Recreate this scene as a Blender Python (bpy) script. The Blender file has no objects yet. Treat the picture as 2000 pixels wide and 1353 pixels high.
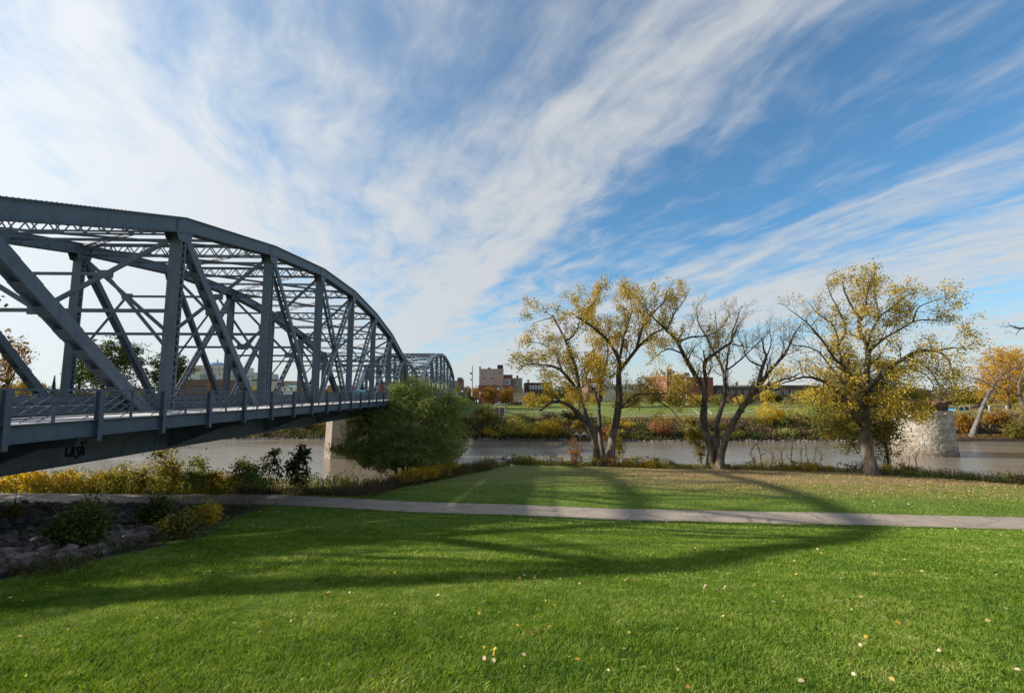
import bpy, math, random
import numpy as np
from mathutils import Matrix, Vector
R = np.random.default_rng(7); random.seed(7)
S = bpy.context.scene; COL = S.collection

# ---------------------------------------------------------------- camera
FPX = 880.0; CXP, CYP = 1000.0, 676.5; CZ = 12.7
pitch = math.atan(91.5/FPX); yaw = math.atan(28/(FPX/math.cos(pitch)))
fw = np.array([math.sin(yaw)*math.cos(pitch), math.cos(yaw)*math.cos(pitch), math.sin(pitch)])
rt = np.array([math.cos(yaw), -math.sin(yaw), 0.0]); up_ = np.cross(rt, fw); CAM = np.array([0, 0, CZ])
cd = bpy.data.cameras.new('camera'); cam = bpy.data.objects.new('camera', cd); COL.objects.link(cam)
cd.sensor_width = 36; cd.lens = FPX/2000*36; cd.clip_start = .1; cd.clip_end = 9000
M = Matrix.Identity(4)
for i in range(3): M[i][0], M[i][1], M[i][2], M[i][3] = rt[i], up_[i], -fw[i], CAM[i]
cam.matrix_world = M; S.camera = cam
def ray(x, y): return fw*FPX+rt*(x-CXP)+up_*(CYP-y)
def at(x, y, Y): d = ray(x, y); return CAM+d*(Y/d[1])
def onplane(x, y, z): d = ray(x, y); return CAM+d*((z-CZ)/d[2])

# ---------------------------------------------------------------- light and sky
SAZ, SEL = math.radians(10), math.radians(25)       # sun stands over -X, turned a little to +Y
sund = Vector((-math.cos(SAZ)*math.cos(SEL), math.sin(SAZ)*math.cos(SEL), math.sin(SEL)))
sl = bpy.data.lights.new('sun', 'SUN'); sl.energy = 5.0; sl.angle = math.radians(1.1); sl.color = (1, .93, .82)
so = bpy.data.objects.new('sun', sl); COL.objects.link(so); so.rotation_euler = sund.to_track_quat('Z', 'Y').to_euler(); so.location = (-60, 10, 60)
S.view_settings.view_transform = 'Standard'; S.view_settings.look = 'None'; S.view_settings.gamma = 1; S.view_settings.exposure = 0.55
S.cycles.max_bounces = 6; S.cycles.transparent_max_bounces = 8; S.cycles.diffuse_bounces = 3; S.cycles.caustics_reflective = False; S.cycles.caustics_refractive = False

class NT:                                            # small node-tree helper
    def __init__(s, nt): s.nt = nt; nt.nodes.clear()
    def n(s, t, **k):
        o = s.nt.nodes.new(t)
        for a, v in k.items():
            if a == 'i':
                for q, w in v.items():
                    if hasattr(w, 'is_output'): s.nt.links.new(w, o.inputs[q])
                    else: o.inputs[q].default_value = w
            else: setattr(o, a, v)
        return o
    def m(s, op, a, b=0.0, c=0.0, clamp=False):
        o = s.n('ShaderNodeMath', operation=op, use_clamp=clamp, i={0: a, 1: b, 2: c}); return o.outputs[0]
    def mix(s, f, a, b, bt='MIX'):
        o = s.n('ShaderNodeMix', data_type='RGBA', blend_type=bt, i={0: f, 6: a, 7: b}); return o.outputs[2]
    def noise(s, vec, scale, detail=4, rough=.55, dist=0.0, dim='3D'):
        o = s.n('ShaderNodeTexNoise', noise_dimensions=dim, i={'Scale': scale, 'Detail': detail, 'Roughness': rough, 'Distortion': dist})
        if vec is not None: s.nt.links.new(vec, o.inputs['Vector'])
        return o.outputs[0]
    def ramp(s, f, stops, interp='LINEAR'):
        o = s.n('ShaderNodeValToRGB', i={0: f}); e = o.color_ramp; e.interpolation = interp
        while len(e.elements) > 1: e.elements.remove(e.elements[-1])
        e.elements[0].position = stops[0][0]; e.elements[0].color = c4(stops[0][1])
        for p, c in stops[1:]: q = e.elements.new(p); q.color = c4(c)
        return o.outputs[0]
def c4(c): return (c, c, c, 1) if isinstance(c, (int, float)) else tuple(c)+((1,) if len(c) == 3 else ())

w = bpy.data.worlds.new('World'); S.world = w; w.use_nodes = True; T = NT(w.node_tree)
sky = T.n('ShaderNodeTexSky', sky_type='NISHITA', sun_disc=False, sun_elevation=SEL, sun_rotation=math.atan2(sund.x, sund.y), air_density=1.0, dust_density=.4, ozone_density=2.6, altitude=250)
tc = T.n('ShaderNodeTexCoord').outputs['Generated']; nv = T.n('ShaderNodeVectorMath', operation='NORMALIZE', i={0: tc}).outputs[0]
sp = T.n('ShaderNodeSeparateXYZ', i={0: nv}).outputs
zz = T.m('MAXIMUM', T.m('ADD', sp[2], .06), .03)
px = T.m('DIVIDE', sp[0], zz); py = T.m('DIVIDE', sp[1], zz)
ca, sa = math.cos(math.radians(-20)), math.sin(math.radians(-20))
u0 = T.m('ADD', T.m('MULTIPLY', px, sa), T.m('MULTIPLY', py, ca)); v0 = T.m('SUBTRACT', T.m('MULTIPLY', px, ca), T.m('MULTIPLY', py, sa))
warp = T.n('ShaderNodeCombineXYZ', i={0: T.m('MULTIPLY', u0, .8), 1: T.m('MULTIPLY', v0, .9)}).outputs[0]
wn = T.m('MULTIPLY', T.m('SUBTRACT', T.noise(warp, 1.1, 4, .55), .5), .55)
v1 = T.m('ADD', v0, wn)
st = T.n('ShaderNodeCombineXYZ', i={0: T.m('MULTIPLY', u0, .75), 1: T.m('MULTIPLY', v1, 3.4)}).outputs[0]
streak = T.noise(st, 1.4, 8, .56, .0)
st2 = T.n('ShaderNodeCombineXYZ', i={0: T.m('MULTIPLY', u0, 2.2), 1: T.m('MULTIPLY', v1, 3.6), 2: 4.0}).outputs[0]
puff = T.noise(st2, 1.7, 10, .6, .12)
fc = T.n('ShaderNodeFloatCurve'); cv = fc.mapping.curves[0]
pts = [(-5, .84), (-1.2, .74), (-.62, .62), (-.2, .32), (.3, .30), (.62, .42), (.88, .66), (1.08, .36), (1.3, .14), (1.95, .12), (2.25, .5), (2.55, .32), (2.9, .66), (3.5, .76), (4.1, .42), (4.7, .3), (5.2, .6), (9, .8)]
fc.mapping.use_clip = False
for i, (a, b) in enumerate(pts):
    q = ((a+5)/14, b)
    if i == 0: cv.points[0].location = q
    elif i == len(pts)-1: cv.points[1].location = q
    else: cv.points.new(*q)
for p in cv.points: p.handle_type = 'AUTO_CLAMPED'
fc.mapping.update()
T.nt.links.new(T.m('DIVIDE', T.m('ADD', T.m('ADD', v0, T.m('MULTIPLY', wn, .45)), 5), 14), fc.inputs['Value'])
cov = fc.outputs[0]
# the veil thickens towards the horizon on the left of the main band
lowu = T.n('ShaderNodeMapRange', interpolation_type='SMOOTHSTEP', i={0: u0, 1: .95, 2: 2.3, 3: 0.0, 4: .36}).outputs[0]
left = T.n('ShaderNodeMapRange', interpolation_type='SMOOTHSTEP', i={0: v0, 1: 1.25, 2: .7, 3: 0.0, 4: 1.0}).outputs[0]
far_ = T.n('ShaderNodeMapRange', interpolation_type='SMOOTHSTEP', i={0: sp[2], 1: .40, 2: .10, 3: 0.0, 4: .55}).outputs[0]
fl = T.n('ShaderNodeMapRange', interpolation_type='SMOOTHSTEP', i={0: px, 1: 2.2, 2: .3, 3: .25, 4: 1.0}).outputs[0]
cov = T.m('ADD', cov, T.m('MAXIMUM', T.m('MULTIPLY', lowu, left), T.m('MULTIPLY', far_, fl)))
tex = T.m('ADD', T.m('MULTIPLY', T.m('SUBTRACT', streak, .5), 1.35), T.m('MULTIPLY', T.m('SUBTRACT', puff, .5), 1.15))
dens = T.m('ADD', cov, tex, clamp=True)
dens = T.n('ShaderNodeMapRange', interpolation_type='SMOOTHSTEP', i={0: dens, 1: .0, 2: 1.05, 3: 0.04, 4: .93}).outputs[0]
hz = T.n('ShaderNodeMapRange', interpolation_type='SMOOTHSTEP', i={0: sp[2], 1: .26, 2: 0.0, 3: 0.0, 4: .8}).outputs[0]
veil = T.n('ShaderNodeMapRange', interpolation_type='SMOOTHSTEP', i={0: v0, 1: 1.3, 2: -.2, 3: 0.0, 4: .2}).outputs[0]
dens = T.m('MAXIMUM', T.m('ADD', veil, T.m('MULTIPLY', dens, T.m('SUBTRACT', 1.0, veil))), hz)
dot = T.n('ShaderNodeVectorMath', operation='DOT_PRODUCT', i={0: nv, 1: tuple(sund)}).outputs['Value']
glow = T.m('POWER', T.m('MAXIMUM', dot, 0.0), 3.0)
cb = T.m('ADD', 5.0, T.m('MULTIPLY', glow, 3.2))
ccol = T.n('ShaderNodeVectorMath', operation='SCALE', i={0: (1.0, 1.035, 1.065), 'Scale': cb}).outputs[0]
tint = T.mix(1.0, sky.outputs[0], (.64, 1.17, 1.34, 1), 'MULTIPLY')
fin = T.mix(dens, tint, ccol)
bgn = T.n('ShaderNodeBackground', i={0: fin, 1: .088}); T.n('ShaderNodeOutputWorld', i={0: bgn.outputs[0]})

# ---------------------------------------------------------------- helpers
def tag(o, label=None, cat=None, group=None, kind=None):
    if label: o['label'] = label
    if cat: o['category'] = cat
    if group: o['group'] = group
    if kind: o['kind'] = kind
    return o
def empty(name, loc, label, cat, group=None):
    o = bpy.data.objects.new(name, None); COL.objects.link(o); o.location = loc; o.empty_display_size = .3
    return tag(o, label, cat, group)
def V(*a): return np.array(a, float)
def norm(a): a = np.asarray(a, float); return a/(np.linalg.norm(a)+1e-12)
def link(name, me, mat, parent=None, smooth=False):
    o = bpy.data.objects.new(name, me); COL.objects.link(o)
    for m_ in (mat if isinstance(mat, (list, tuple)) else [mat]): me.materials.append(m_)
    if smooth: me.polygons.foreach_set('use_smooth', np.ones(len(me.polygons), bool))
    if parent is not None: o.parent = parent; o.matrix_parent_inverse = Matrix.Translation(-Vector(parent.location))
    return o
def fastmesh(name, verts, faces):
    """verts Nx3, faces MxK"""
    verts = np.asarray(verts, np.float32); faces = np.asarray(faces, np.int32); k = faces.shape[1]
    me = bpy.data.meshes.new(name); me.vertices.add(len(verts)); me.vertices.foreach_set('co', verts.ravel())
    me.loops.add(faces.size); me.loops.foreach_set('vertex_index', faces.ravel())
    me.polygons.add(len(faces)); me.polygons.foreach_set('loop_start', np.arange(0, faces.size, k, dtype=np.int32))
    me.update(calc_edges=True); return me
BQ = np.array([(0, 3, 2, 1), (4, 5, 6, 7), (0, 1, 5, 4), (1, 2, 6, 5), (2, 3, 7, 6), (3, 0, 4, 7)])
class MB:
    def __init__(s): s.v = []; s.f = []; s.n = 0
    def add(s, vs, fs):
        s.v.extend([tuple(map(float, p)) for p in vs]); s.f.extend([tuple(int(i)+s.n for i in f) for f in fs]); s.n += len(vs); return s
    def hexa(s, lo, hi): return s.add(list(lo)+list(hi), BQ)
    def box(s, c, d, rz=0.0):
        c = V(*c); h = V(*d)/2; cr, sr = math.cos(rz), math.sin(rz); o = []
        for z in (-1, 1):
            for x, y in ((-1, -1), (1, -1), (1, 1), (-1, 1)):
                a, b = x*h[0], y*h[1]; o.append(c+V(a*cr-b*sr, a*sr+b*cr, z*h[2]))
        return s.add(o, BQ)
    def span(s, a, b): a = V(*a); b = V(*b); return s.box((a+b)/2, np.abs(b-a))
    def bar(s, p0, p1, wdt, thk, side=(1, 0, 0)):
        p0 = V(*p0); p1 = V(*p1); d = norm(p1-p0); sd = V(*side); sd = norm(sd-d*(sd@d)); nn = np.cross(d, sd)
        a = sd*wdt/2; b = nn*thk/2
        return s.add([p0-a-b, p0+a-b, p0+a+b, p0-a+b, p1-a-b, p1+a-b, p1+a+b, p1-a+b], BQ)
    def tube(s, pts, rad, sides=8, cap=True):
        pts = [V(*p) for p in pts]; n = len(pts); rad = [rad]*n if np.isscalar(rad) else rad
        ref = V(0, 0, 1) if abs(norm(pts[-1]-pts[0])[2]) < .9 else V(1, 0, 0); vs = []
        an = np.linspace(0, 2*math.pi, sides, endpoint=False)
        for i, p in enumerate(pts):
            d = norm(pts[min(i+1, n-1)]-pts[max(i-1, 0)]); a = norm(np.cross(d, ref)); b = np.cross(d, a)
            for t in an: vs.append(p+rad[i]*(math.cos(t)*a+math.sin(t)*b))
        fs = []
        for i in range(n-1):
            for j in range(sides):
                k = (j+1) % sides; fs.append((i*sides+j, i*sides+k, (i+1)*sides+k, (i+1)*sides+j))
        if cap: fs += [tuple(range(sides))[::-1], tuple((n-1)*sides+j for j in range(sides))]
        return s.add(vs, fs)
    def cone(s, p, d, r, h, sides=6):
        d = norm(d); ref = V(0, 0, 1) if abs(d[2]) < .9 else V(1, 0, 0); a = norm(np.cross(d, ref)); b = np.cross(d, a); p = V(*p)
        vs = [p+r*(math.cos(t)*a+math.sin(t)*b) for t in np.linspace(0, 2*math.pi, sides, endpoint=False)]+[p+d*h]
        return s.add(vs, [(i, (i+1) % sides, sides) for i in range(sides)])
    def prism(s, poly, ext):                            # planar polygon pushed along ext
        n = len(poly); poly = [V(*p) for p in poly]; e = V(*ext)
        return s.add(poly+[p+e for p in poly], [tuple(range(n))[::-1], tuple(range(n, 2*n))]+[(i, (i+1) % n, n+(i+1) % n, n+i) for i in range(n)])
    def build(s, name, mat, parent=None, smooth=False):
        me = bpy.data.meshes.new(name); me.from_pydata(s.v, [], s.f); me.update(); return link(name, me, mat, parent, smooth)

# ---------------------------------------------------------------- materials
def pmat(name, cols, scale=1.0, rough=.8, detail=5, bump=0.0, bscale=None, metal=0.0, spec=.5, stretch=(1, 1, 1), contrast=(.3, .7)):
    m_ = bpy.data.materials.new(name); m_.use_nodes = True; t = NT(m_.node_tree)
    pos = t.n('ShaderNodeNewGeometry').outputs['Position']; mp = t.n('ShaderNodeMapping', i={0: pos, 3: stretch}).outputs[0]
    nz = t.noise(mp, scale, detail); k = len(cols)
    st_ = [(contrast[0]+(contrast[1]-contrast[0])*i/max(1, k-1), c) for i, c in enumerate(cols)]
    col = t.ramp(nz, st_) if k > 1 else c4(cols[0])
    ins = {'Base Color': col, 'Roughness': rough, 'Metallic': metal, 'Specular IOR Level': spec}
    if bump: ins['Normal'] = t.n('ShaderNodeBump', i={'Strength': bump, 'Distance': .1, 'Height': t.noise(mp, bscale or scale*6, 5)}).outputs[0]
    b = t.n('ShaderNodeBsdfPrincipled', i=ins); t.n('ShaderNodeOutputMaterial', i={0: b.outputs[0]}); return m_
def leafmat(name, cols, trans=.35, rough=.6, zone=.25, weights=None, zone2=0):
    """colours picked per leaf, drifting slowly over the plant"""
    m_ = bpy.data.materials.new(name); m_.use_nodes = True; t = NT(m_.node_tree); g = t.n('ShaderNodeNewGeometry')
    rnd = g.outputs['Random Per Island']; nz = t.noise(g.outputs['Position'], zone, 3)
    f = t.m('ADD', t.m('MULTIPLY', rnd, .55), t.m('MULTIPLY', t.m('SUBTRACT', nz, .28), 1.0), clamp=True)
    if zone2: f = t.m('ADD', f, t.m('MULTIPLY', t.m('SUBTRACT', t.noise(g.outputs['Position'], zone2, 4), .5), 1.1), clamp=True)
    k = len(cols); col = t.ramp(f, [(i/(k-1)*.9+.05 if weights is None else weights[i], c) for i, c in enumerate(cols)])
    d = t.n('ShaderNodeBsdfPrincipled', i={'Base Color': col, 'Roughness': rough, 'Specular IOR Level': .25})
    tr = t.n('ShaderNodeBsdfTranslucent', i={0: t.mix(1.0, col, (1.0, .95, .55, 1), 'MULTIPLY')})
    mx = t.n('ShaderNodeMixShader', i={0: trans, 1: d.outputs[0], 2: tr.outputs[0]}); t.n('ShaderNodeOutputMaterial', i={0: mx.outputs[0]}); return m_
steel = pmat('painted_steel', [(.080, .100, .132), (.112, .138, .176), (.098, .120, .155)], 1.3, .5, 9, .15, 9, spec=.45)
def weather(m_):
    nt = m_.node_tree; b = [n for n in nt.nodes if n.type == 'BSDF_PRINCIPLED'][0]; t = NT.__new__(NT); t.nt = nt; pos = t.n('ShaderNodeNewGeometry').outputs['Position']
    st_ = t.noise(t.n('ShaderNodeMapping', i={0: pos, 3: (2.2, 2.2, .35)}).outputs[0], 1.6, 6, .65); sp_ = t.noise(pos, 3.2, 7, .75)
    c = t.mix(t.n('ShaderNodeMapRange', i={0: st_, 1: .5, 2: .72, 3: 0.0, 4: .5}).outputs[0], b.inputs['Base Color'].links[0].from_socket, (.055, .06, .07, 1))
    c = t.mix(t.n('ShaderNodeMapRange', i={0: sp_, 1: .66, 2: .74, 3: 0.0, 4: .65}).outputs[0], c, (.10, .05, .028, 1)); nt.links.new(c, b.inputs['Base Color'])
weather(steel)
steel_d = pmat('painted_steel_weathered', [(.07, .088, .108), (.10, .12, .145), (.085, .098, .112)], .8, .6, 8, .15, 6)
rust = pmat('rusty_steel', [(.06, .022, .014), (.12, .05, .03), (.04, .02, .016)], 2, .85, 6, .4)
conc = pmat('concrete', [(.30, .245, .195), (.42, .345, .275), (.34, .275, .215)], .7, .9, 8, .25, 5)
conc_w = pmat('sidewalk_concrete', [(.5, .46, .43), (.6, .56, .53)], .7, .9, 6, .15, 8)
asph = pmat('road_asphalt', [(.05, .05, .05), (.08, .078, .075)], 1.5, .9, 6, .2, 20)
bark = pmat('bark', [(.024, .018, .014), (.062, .048, .036), (.12, .098, .078)], 1.6, .95, 9, .9, 5, stretch=(1, 1, .35))
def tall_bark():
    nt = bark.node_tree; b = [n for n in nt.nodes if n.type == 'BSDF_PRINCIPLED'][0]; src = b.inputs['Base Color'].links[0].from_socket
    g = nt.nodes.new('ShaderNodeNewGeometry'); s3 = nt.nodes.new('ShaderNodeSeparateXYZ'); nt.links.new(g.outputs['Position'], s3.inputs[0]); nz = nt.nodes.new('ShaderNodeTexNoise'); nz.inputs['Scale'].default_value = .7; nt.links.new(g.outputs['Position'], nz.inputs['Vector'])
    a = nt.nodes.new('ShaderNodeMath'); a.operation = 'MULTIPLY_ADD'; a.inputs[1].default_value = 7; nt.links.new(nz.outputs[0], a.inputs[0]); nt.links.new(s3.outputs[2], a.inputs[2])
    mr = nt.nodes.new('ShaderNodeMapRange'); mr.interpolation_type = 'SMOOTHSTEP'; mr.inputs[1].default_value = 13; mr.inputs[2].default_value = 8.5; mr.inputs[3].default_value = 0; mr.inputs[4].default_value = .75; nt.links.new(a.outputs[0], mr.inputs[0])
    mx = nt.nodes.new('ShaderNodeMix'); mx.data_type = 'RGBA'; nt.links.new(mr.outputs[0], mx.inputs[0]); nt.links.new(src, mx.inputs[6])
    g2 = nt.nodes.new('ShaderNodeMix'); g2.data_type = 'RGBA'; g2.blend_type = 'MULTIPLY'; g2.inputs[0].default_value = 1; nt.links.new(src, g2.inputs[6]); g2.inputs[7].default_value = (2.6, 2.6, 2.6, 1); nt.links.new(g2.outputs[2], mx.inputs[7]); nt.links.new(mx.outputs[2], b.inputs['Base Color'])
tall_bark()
bark_d = pmat('dark_bark', [(.035, .028, .022), (.08, .062, .05)], 3, .95, 6, .6, stretch=(1, 1, .3))
bark_p = pmat('pale_bark', [(.07, .058, .048), (.24, .21, .18)], 2, .95, 6, .5, stretch=(1, 1, .4))
white_p = pmat('white_paint', [(.7, .7, .7), (.8, .8, .79)], 3, .5)
glass = pmat('window_glass', [(.05, .07, .08), (.18, .24, .27)], .25, .12, spec=.8)
glass_d = pmat('dark_window', [(.02, .022, .025), (.07, .08, .09)], .4, .15, spec=.8)
black = pmat('black_rubber', [(.02, .02, .02)], 1, .8)

# ---------------------------------------------------------------- terrain
PXs = [-400, -60, -38, -26, -17.8, -14.2, -6.2, 1, 7.8, 20.7, 32.5, 60, 120, 400]
PYs = [34, 37.5, 37, 36.1, 35.7, 35.1, 33.1, 32.1, 30.7, 29.3, 27.8, 25, 22, 16]
def ypath(X): return np.interp(X, PXs, PYs)
def yedge(X): return np.interp(X, [-400, -60, -30, -14, -6, 2, 15.2, 27.5, 39.5, 48.8, 54.9, 70, 120, 400], [44, 42, 41, 42, 52, 61.3, 59.2, 56.9, 55.4, 51.6, 46.5, 41, 35, 35])
def yfar(X): return np.interp(X, [-900, -82, -10, 45, 100, 140, 300, 900], [160, 131, 127.2, 121.4, 119.7, 117.1, 110, 60])
Y0R = 181.5
def ss(t): t = np.clip(t, 0, 1); return t*t*(3-2*t)
def gz(X, Y):
    X = np.asarray(X, float); Y = np.asarray(Y, float); yp = ypath(X); ye = yedge(X); yf = yfar(X)
    a = yp-1.9; b = yp+1.9
    z = np.where(Y < a, 11-6.3*np.clip(Y, -30, None)/a, 4.7)
    z = np.where(Y < 0, 11-.02*Y*0, z)
    z = np.where(Y > b, 4.7-1.5*np.clip((Y-b)/(ye-b), 0, 1), z)
    lft = ss((-X-8)/8)                                     # left of the willow the bank shelves sooner
    z = np.where(Y > ye, 3.2-5.4*ss((Y-ye)/(24+8*lft)), z)
    fb = Y-yf
    zf = np.where(fb < 0, -2.2+2.2*ss((fb+9)/9), np.where(fb < 14, 5.6*ss(fb/22+.12)/ss(14/22+.12)*np.clip((fb+1.2)/5, 0, 1), 5.6+2.3*np.clip((fb-14)/50, 0, 1)+.9*np.clip((fb-64)/80, 0, 1)))
    z = np.where(Y > yf-9, np.maximum(z*0-2.2, zf), z)
    yr_ = Y0R; rz_ = np.maximum(11.75-.085*(Y-yr_), 0)-.8*np.clip(np.abs(X+22)-9.6, 0, 40); z = np.where((Y > yr_) & (Y < yr_+300), np.maximum(z, rz_), z)
    # low sandy shelf on the far bank at the right
    sh = ss((X-104)/8)*ss((235-X)/30); zs = np.where(fb < 0, -2.2+2.2*ss((fb+9)/9), np.where(fb < 9, .7+.05*fb, 1.15+6.0*ss((fb-9)/9)+.8*np.clip((fb-18)/60, 0, 1)))
    z = np.where(Y > yf-9, z*(1-sh)+sh*zs, z)
    z = z+.05*np.sin(X*.35+1)*np.sin(Y*.42)*(Y < ye)*(np.abs(Y-yp) > 2.5)
    return z
def xrub(Y): return np.interp(Y, [9, 11.4, 13.5, 17.5, 24, 32], [-9.3, -9.3, -9.7, -10.7, -13.5, -15.8])
def g1(x, y): return float(gz(x, y))
def axis(*seg):
    o = []
    for a, b, st_ in seg: o += list(np.arange(a, b, st_))
    return np.array(o+[seg[-1][1]])
xs = axis((-4000, -600, 400), (-600, -120, 30), (-120, -50, 5), (-50, 75, .8), (75, 180, 4), (180, 600, 30), (600, 4000, 400))
ys = axis((-300, -20, 20), (-20, 0, 2), (0, 72, .55), (72, 108, 4), (108, 165, 1.2), (165, 300, 9), (300, 900, 60), (900, 5000, 400))
GX, GY = np.meshgrid(xs, ys); GZ = gz(GX, GY); nx, ny = len(xs), len(ys)
idx = np.arange(nx*ny).reshape(ny, nx)
me = fastmesh('ground', np.stack([GX, GY, GZ], -1).reshape(-1, 3), np.stack([idx[:-1, :-1], idx[:-1, 1:], idx[1:, 1:], idx[1:, :-1]], -1).reshape(-1, 4))
# what covers the soil: R mown grass, G leaf litter / dry grass, B bare mud
fb = GY-yfar(GX); ypg = ypath(GX); yeg = yedge(GX)
lawn = np.where(GY < yeg+.5, 1.0, 0.0)*(1-ss((-GX-12+0*GY)/4)*(GY > ypg)); lawn = np.where(fb > 13, 1.0, lawn)
lit = ss((GY-ypg-5)/9)*(GY < yeg+2)*(.25+.75*ss((GX-6)/16)); mud = np.where((GY > yeg+2) & (fb < 14), 1.0, 0.0)
ripz = ((GX < xrub(GY)) & (GY < ypg-2) & (GY > 3) & (GX > -40))
lawn = np.where(ripz, 0, lawn)
lit = np.maximum(lit, np.where(fb > 10, .22+.6*(1-ss((fb-13)/9)), 0)); lit = np.maximum(lit, ss((GX-100)/15)*(fb > 0)*(fb < 60)*.8)
att = me.color_attributes.new('cover', 'FLOAT_COLOR', 'POINT'); att.data.foreach_set('color', np.stack([lawn, lit, mud, np.ones_like(lawn)], -1).reshape(-1, 4).astype(np.float32).ravel())
gm = bpy.data.materials.new('ground_cover'); gm.use_nodes = True; t = NT(gm.node_tree)
pos = t.n('ShaderNodeNewGeometry').outputs['Position']; cvr = t.n('ShaderNodeSeparateColor', i={0: t.n('ShaderNodeVertexColor', layer_name='cover').outputs[0]}).outputs
stv = t.n('ShaderNodeMapping', i={0: pos, 3: (.6, 1.5, 1)}).outputs[0]
n1 = t.noise(stv, .35, 4); n2 = t.noise(pos, 9, 8, .75); n3 = t.noise(pos, 28, 3, .8)
gr = t.ramp(n1, [(.3, (.07, .135, .014)), (.5, (.105, .18, .018)), (.7, (.16, .22, .034))])
gr = t.mix(t.n('ShaderNodeMapRange', i={0: n2, 1: .42, 2: .75, 3: 0.0, 4: .8}).outputs[0], gr, (.22, .26, .06, 1))
gr = t.mix(t.n('ShaderNodeMapRange', i={0: n2, 1: .5, 2: .3, 3: 0.0, 4: .7}).outputs[0], gr, (.028, .055, .007, 1))
dry = t.ramp(t.noise(pos, 7, 8, .8), [(.35, (.11, .085, .025)), (.5, (.28, .19, .08)), (.62, (.46, .33, .17))])
soil = t.ramp(t.noise(pos, 1.2, 8, .7), [(.3, (.018, .014, .010)), (.55, (.045, .034, .024)), (.7, (.10, .07, .045))])
lf = t.m('MULTIPLY', cvr[1], t.n('ShaderNodeMapRange', i={0: n1, 1: .3, 2: .6, 3: .55, 4: 1.0}).outputs[0])
c_ = t.mix(lf, gr, dry); c_ = t.mix(cvr[0], soil, c_)
bm = t.n('ShaderNodeBump', i={'Strength': .9, 'Distance': .08, 'Height': t.m('ADD', n2, n3)}).outputs[0]
b = t.n('ShaderNodeBsdfPrincipled', i={'Base Color': c_, 'Roughness': .9, 'Specular IOR Level': .2, 'Normal': bm}); t.n('ShaderNodeOutputMaterial', i={0: b.outputs[0]})
tag(link('ground', me, gm, smooth=True), kind='structure')

# river
wm = bpy.data.materials.new('muddy_water'); wm.use_nodes = True; t = NT(wm.node_tree); pos = t.n('ShaderNodeNewGeometry').outputs['Position']
big = t.noise(t.n('ShaderNodeMapping', i={0: pos, 3: (.035, .09, 1)}).outputs[0], 1, 6, .6, .4)
rip = t.noise(t.n('ShaderNodeMapping', i={0: pos, 3: (.9, 2.6, 1)}).outputs[0], 1.1, 6, .6, .3); fine = t.noise(t.n('ShaderNodeMapping', i={0: pos, 3: (3, 7, 1)}).outputs[0], 1, 3, .6)
am = t.n('ShaderNodeMapRange', i={0: big, 1: .38, 2: .62, 3: .35, 4: 1.0}).outputs[0]
bp = t.n('ShaderNodeBump', i={'Strength': t.m('MULTIPLY', am, .36), 'Distance': .22, 'Height': t.m('ADD', rip, t.m('MULTIPLY', fine, .35))}).outputs[0]
wc = t.ramp(big, [(.35, (.18, .15, .11)), (.65, (.24, .205, .16))])
b = t.n('ShaderNodeBsdfPrincipled', i={'Base Color': wc, 'Roughness': .08, 'IOR': 1.33, 'Specular IOR Level': .5, 'Normal': bp}); t.n('ShaderNodeOutputMaterial', i={0: b.outputs[0]})
wx = np.concatenate([np.linspace(-900, 900, 61)]); wv = []; wf = []
for i, x in enumerate(wx): wv += [(x, yedge(x)+8, 0), (x, yfar(x)+5, 0)]
wf = [(2*i, 2*i+2, 2*i+3, 2*i+1) for i in range(len(wx)-1)]
tag(link('river', fastmesh('river', wv, wf), wm), kind='structure')

# footpath: one sheet along the foot of the slope
pm = bpy.data.materials.new('path_asphalt'); pm.use_nodes = True; t = NT(pm.node_tree); pos = t.n('ShaderNodeNewGeometry').outputs['Position']
pc = t.ramp(t.noise(pos, 1.1, 8, .7), [(.3, (.27, .215, .165)), (.55, (.38, .305, .235)), (.75, (.45, .365, .285))])
crk = t.n('ShaderNodeTexVoronoi', feature='DISTANCE_TO_EDGE', i={'Vector': t.n('ShaderNodeMapping', i={0: pos, 3: (.28, .5, 1)}).outputs[0], 'Scale': 1.0}).outputs[0]
cm = t.n('ShaderNodeMapRange', i={0: crk, 1: .004, 2: .02, 3: .65, 4: 0.0}).outputs[0]
pc = t.mix(t.m('MULTIPLY', cm, t.m('GREATER_THAN', t.noise(pos, .12, 1), .47)), pc, (.08, .07, .06, 1))
pc = t.mix(t.n('ShaderNodeMapRange', i={0: t.noise(pos, 60, 2), 1: .3, 2: .7, 3: 0.0, 4: .35}).outputs[0], pc, (.16, .145, .13, 1))
pc = t.mix(t.n('ShaderNodeMapRange', i={0: t.noise(pos, .45, 6, .7), 1: .45, 2: .75, 3: 0.0, 4: .45}).outputs[0], pc, (.17, .135, .10, 1))
b = t.n('ShaderNodeBsdfPrincipled', i={'Base Color': pc, 'Roughness': .9, 'Normal': t.n('ShaderNodeBump', i={'Strength': .4, 'Distance': .02, 'Height': t.noise(pos, 45, 4)}).outputs[0]}); t.n('ShaderNodeOutputMaterial', i={0: b.outputs[0]})
pxs = np.arange(-90, 130, .8); pv = []
for x in pxs:
    yc = ypath(x); wob = .06*math.sin(x*1.7)+.05*math.sin(x*.61)
    for o_ in (-1.5+wob, 0, 1.5+.5*wob): pv.append((x, yc+o_, 4.735))
tag(link('path', fastmesh('path', pv, [(3*i+j, 3*i+3+j, 3*i+4+j, 3*i+1+j) for i in range(len(pxs)-1) for j in (0, 1)]), pm), kind='structure')
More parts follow.
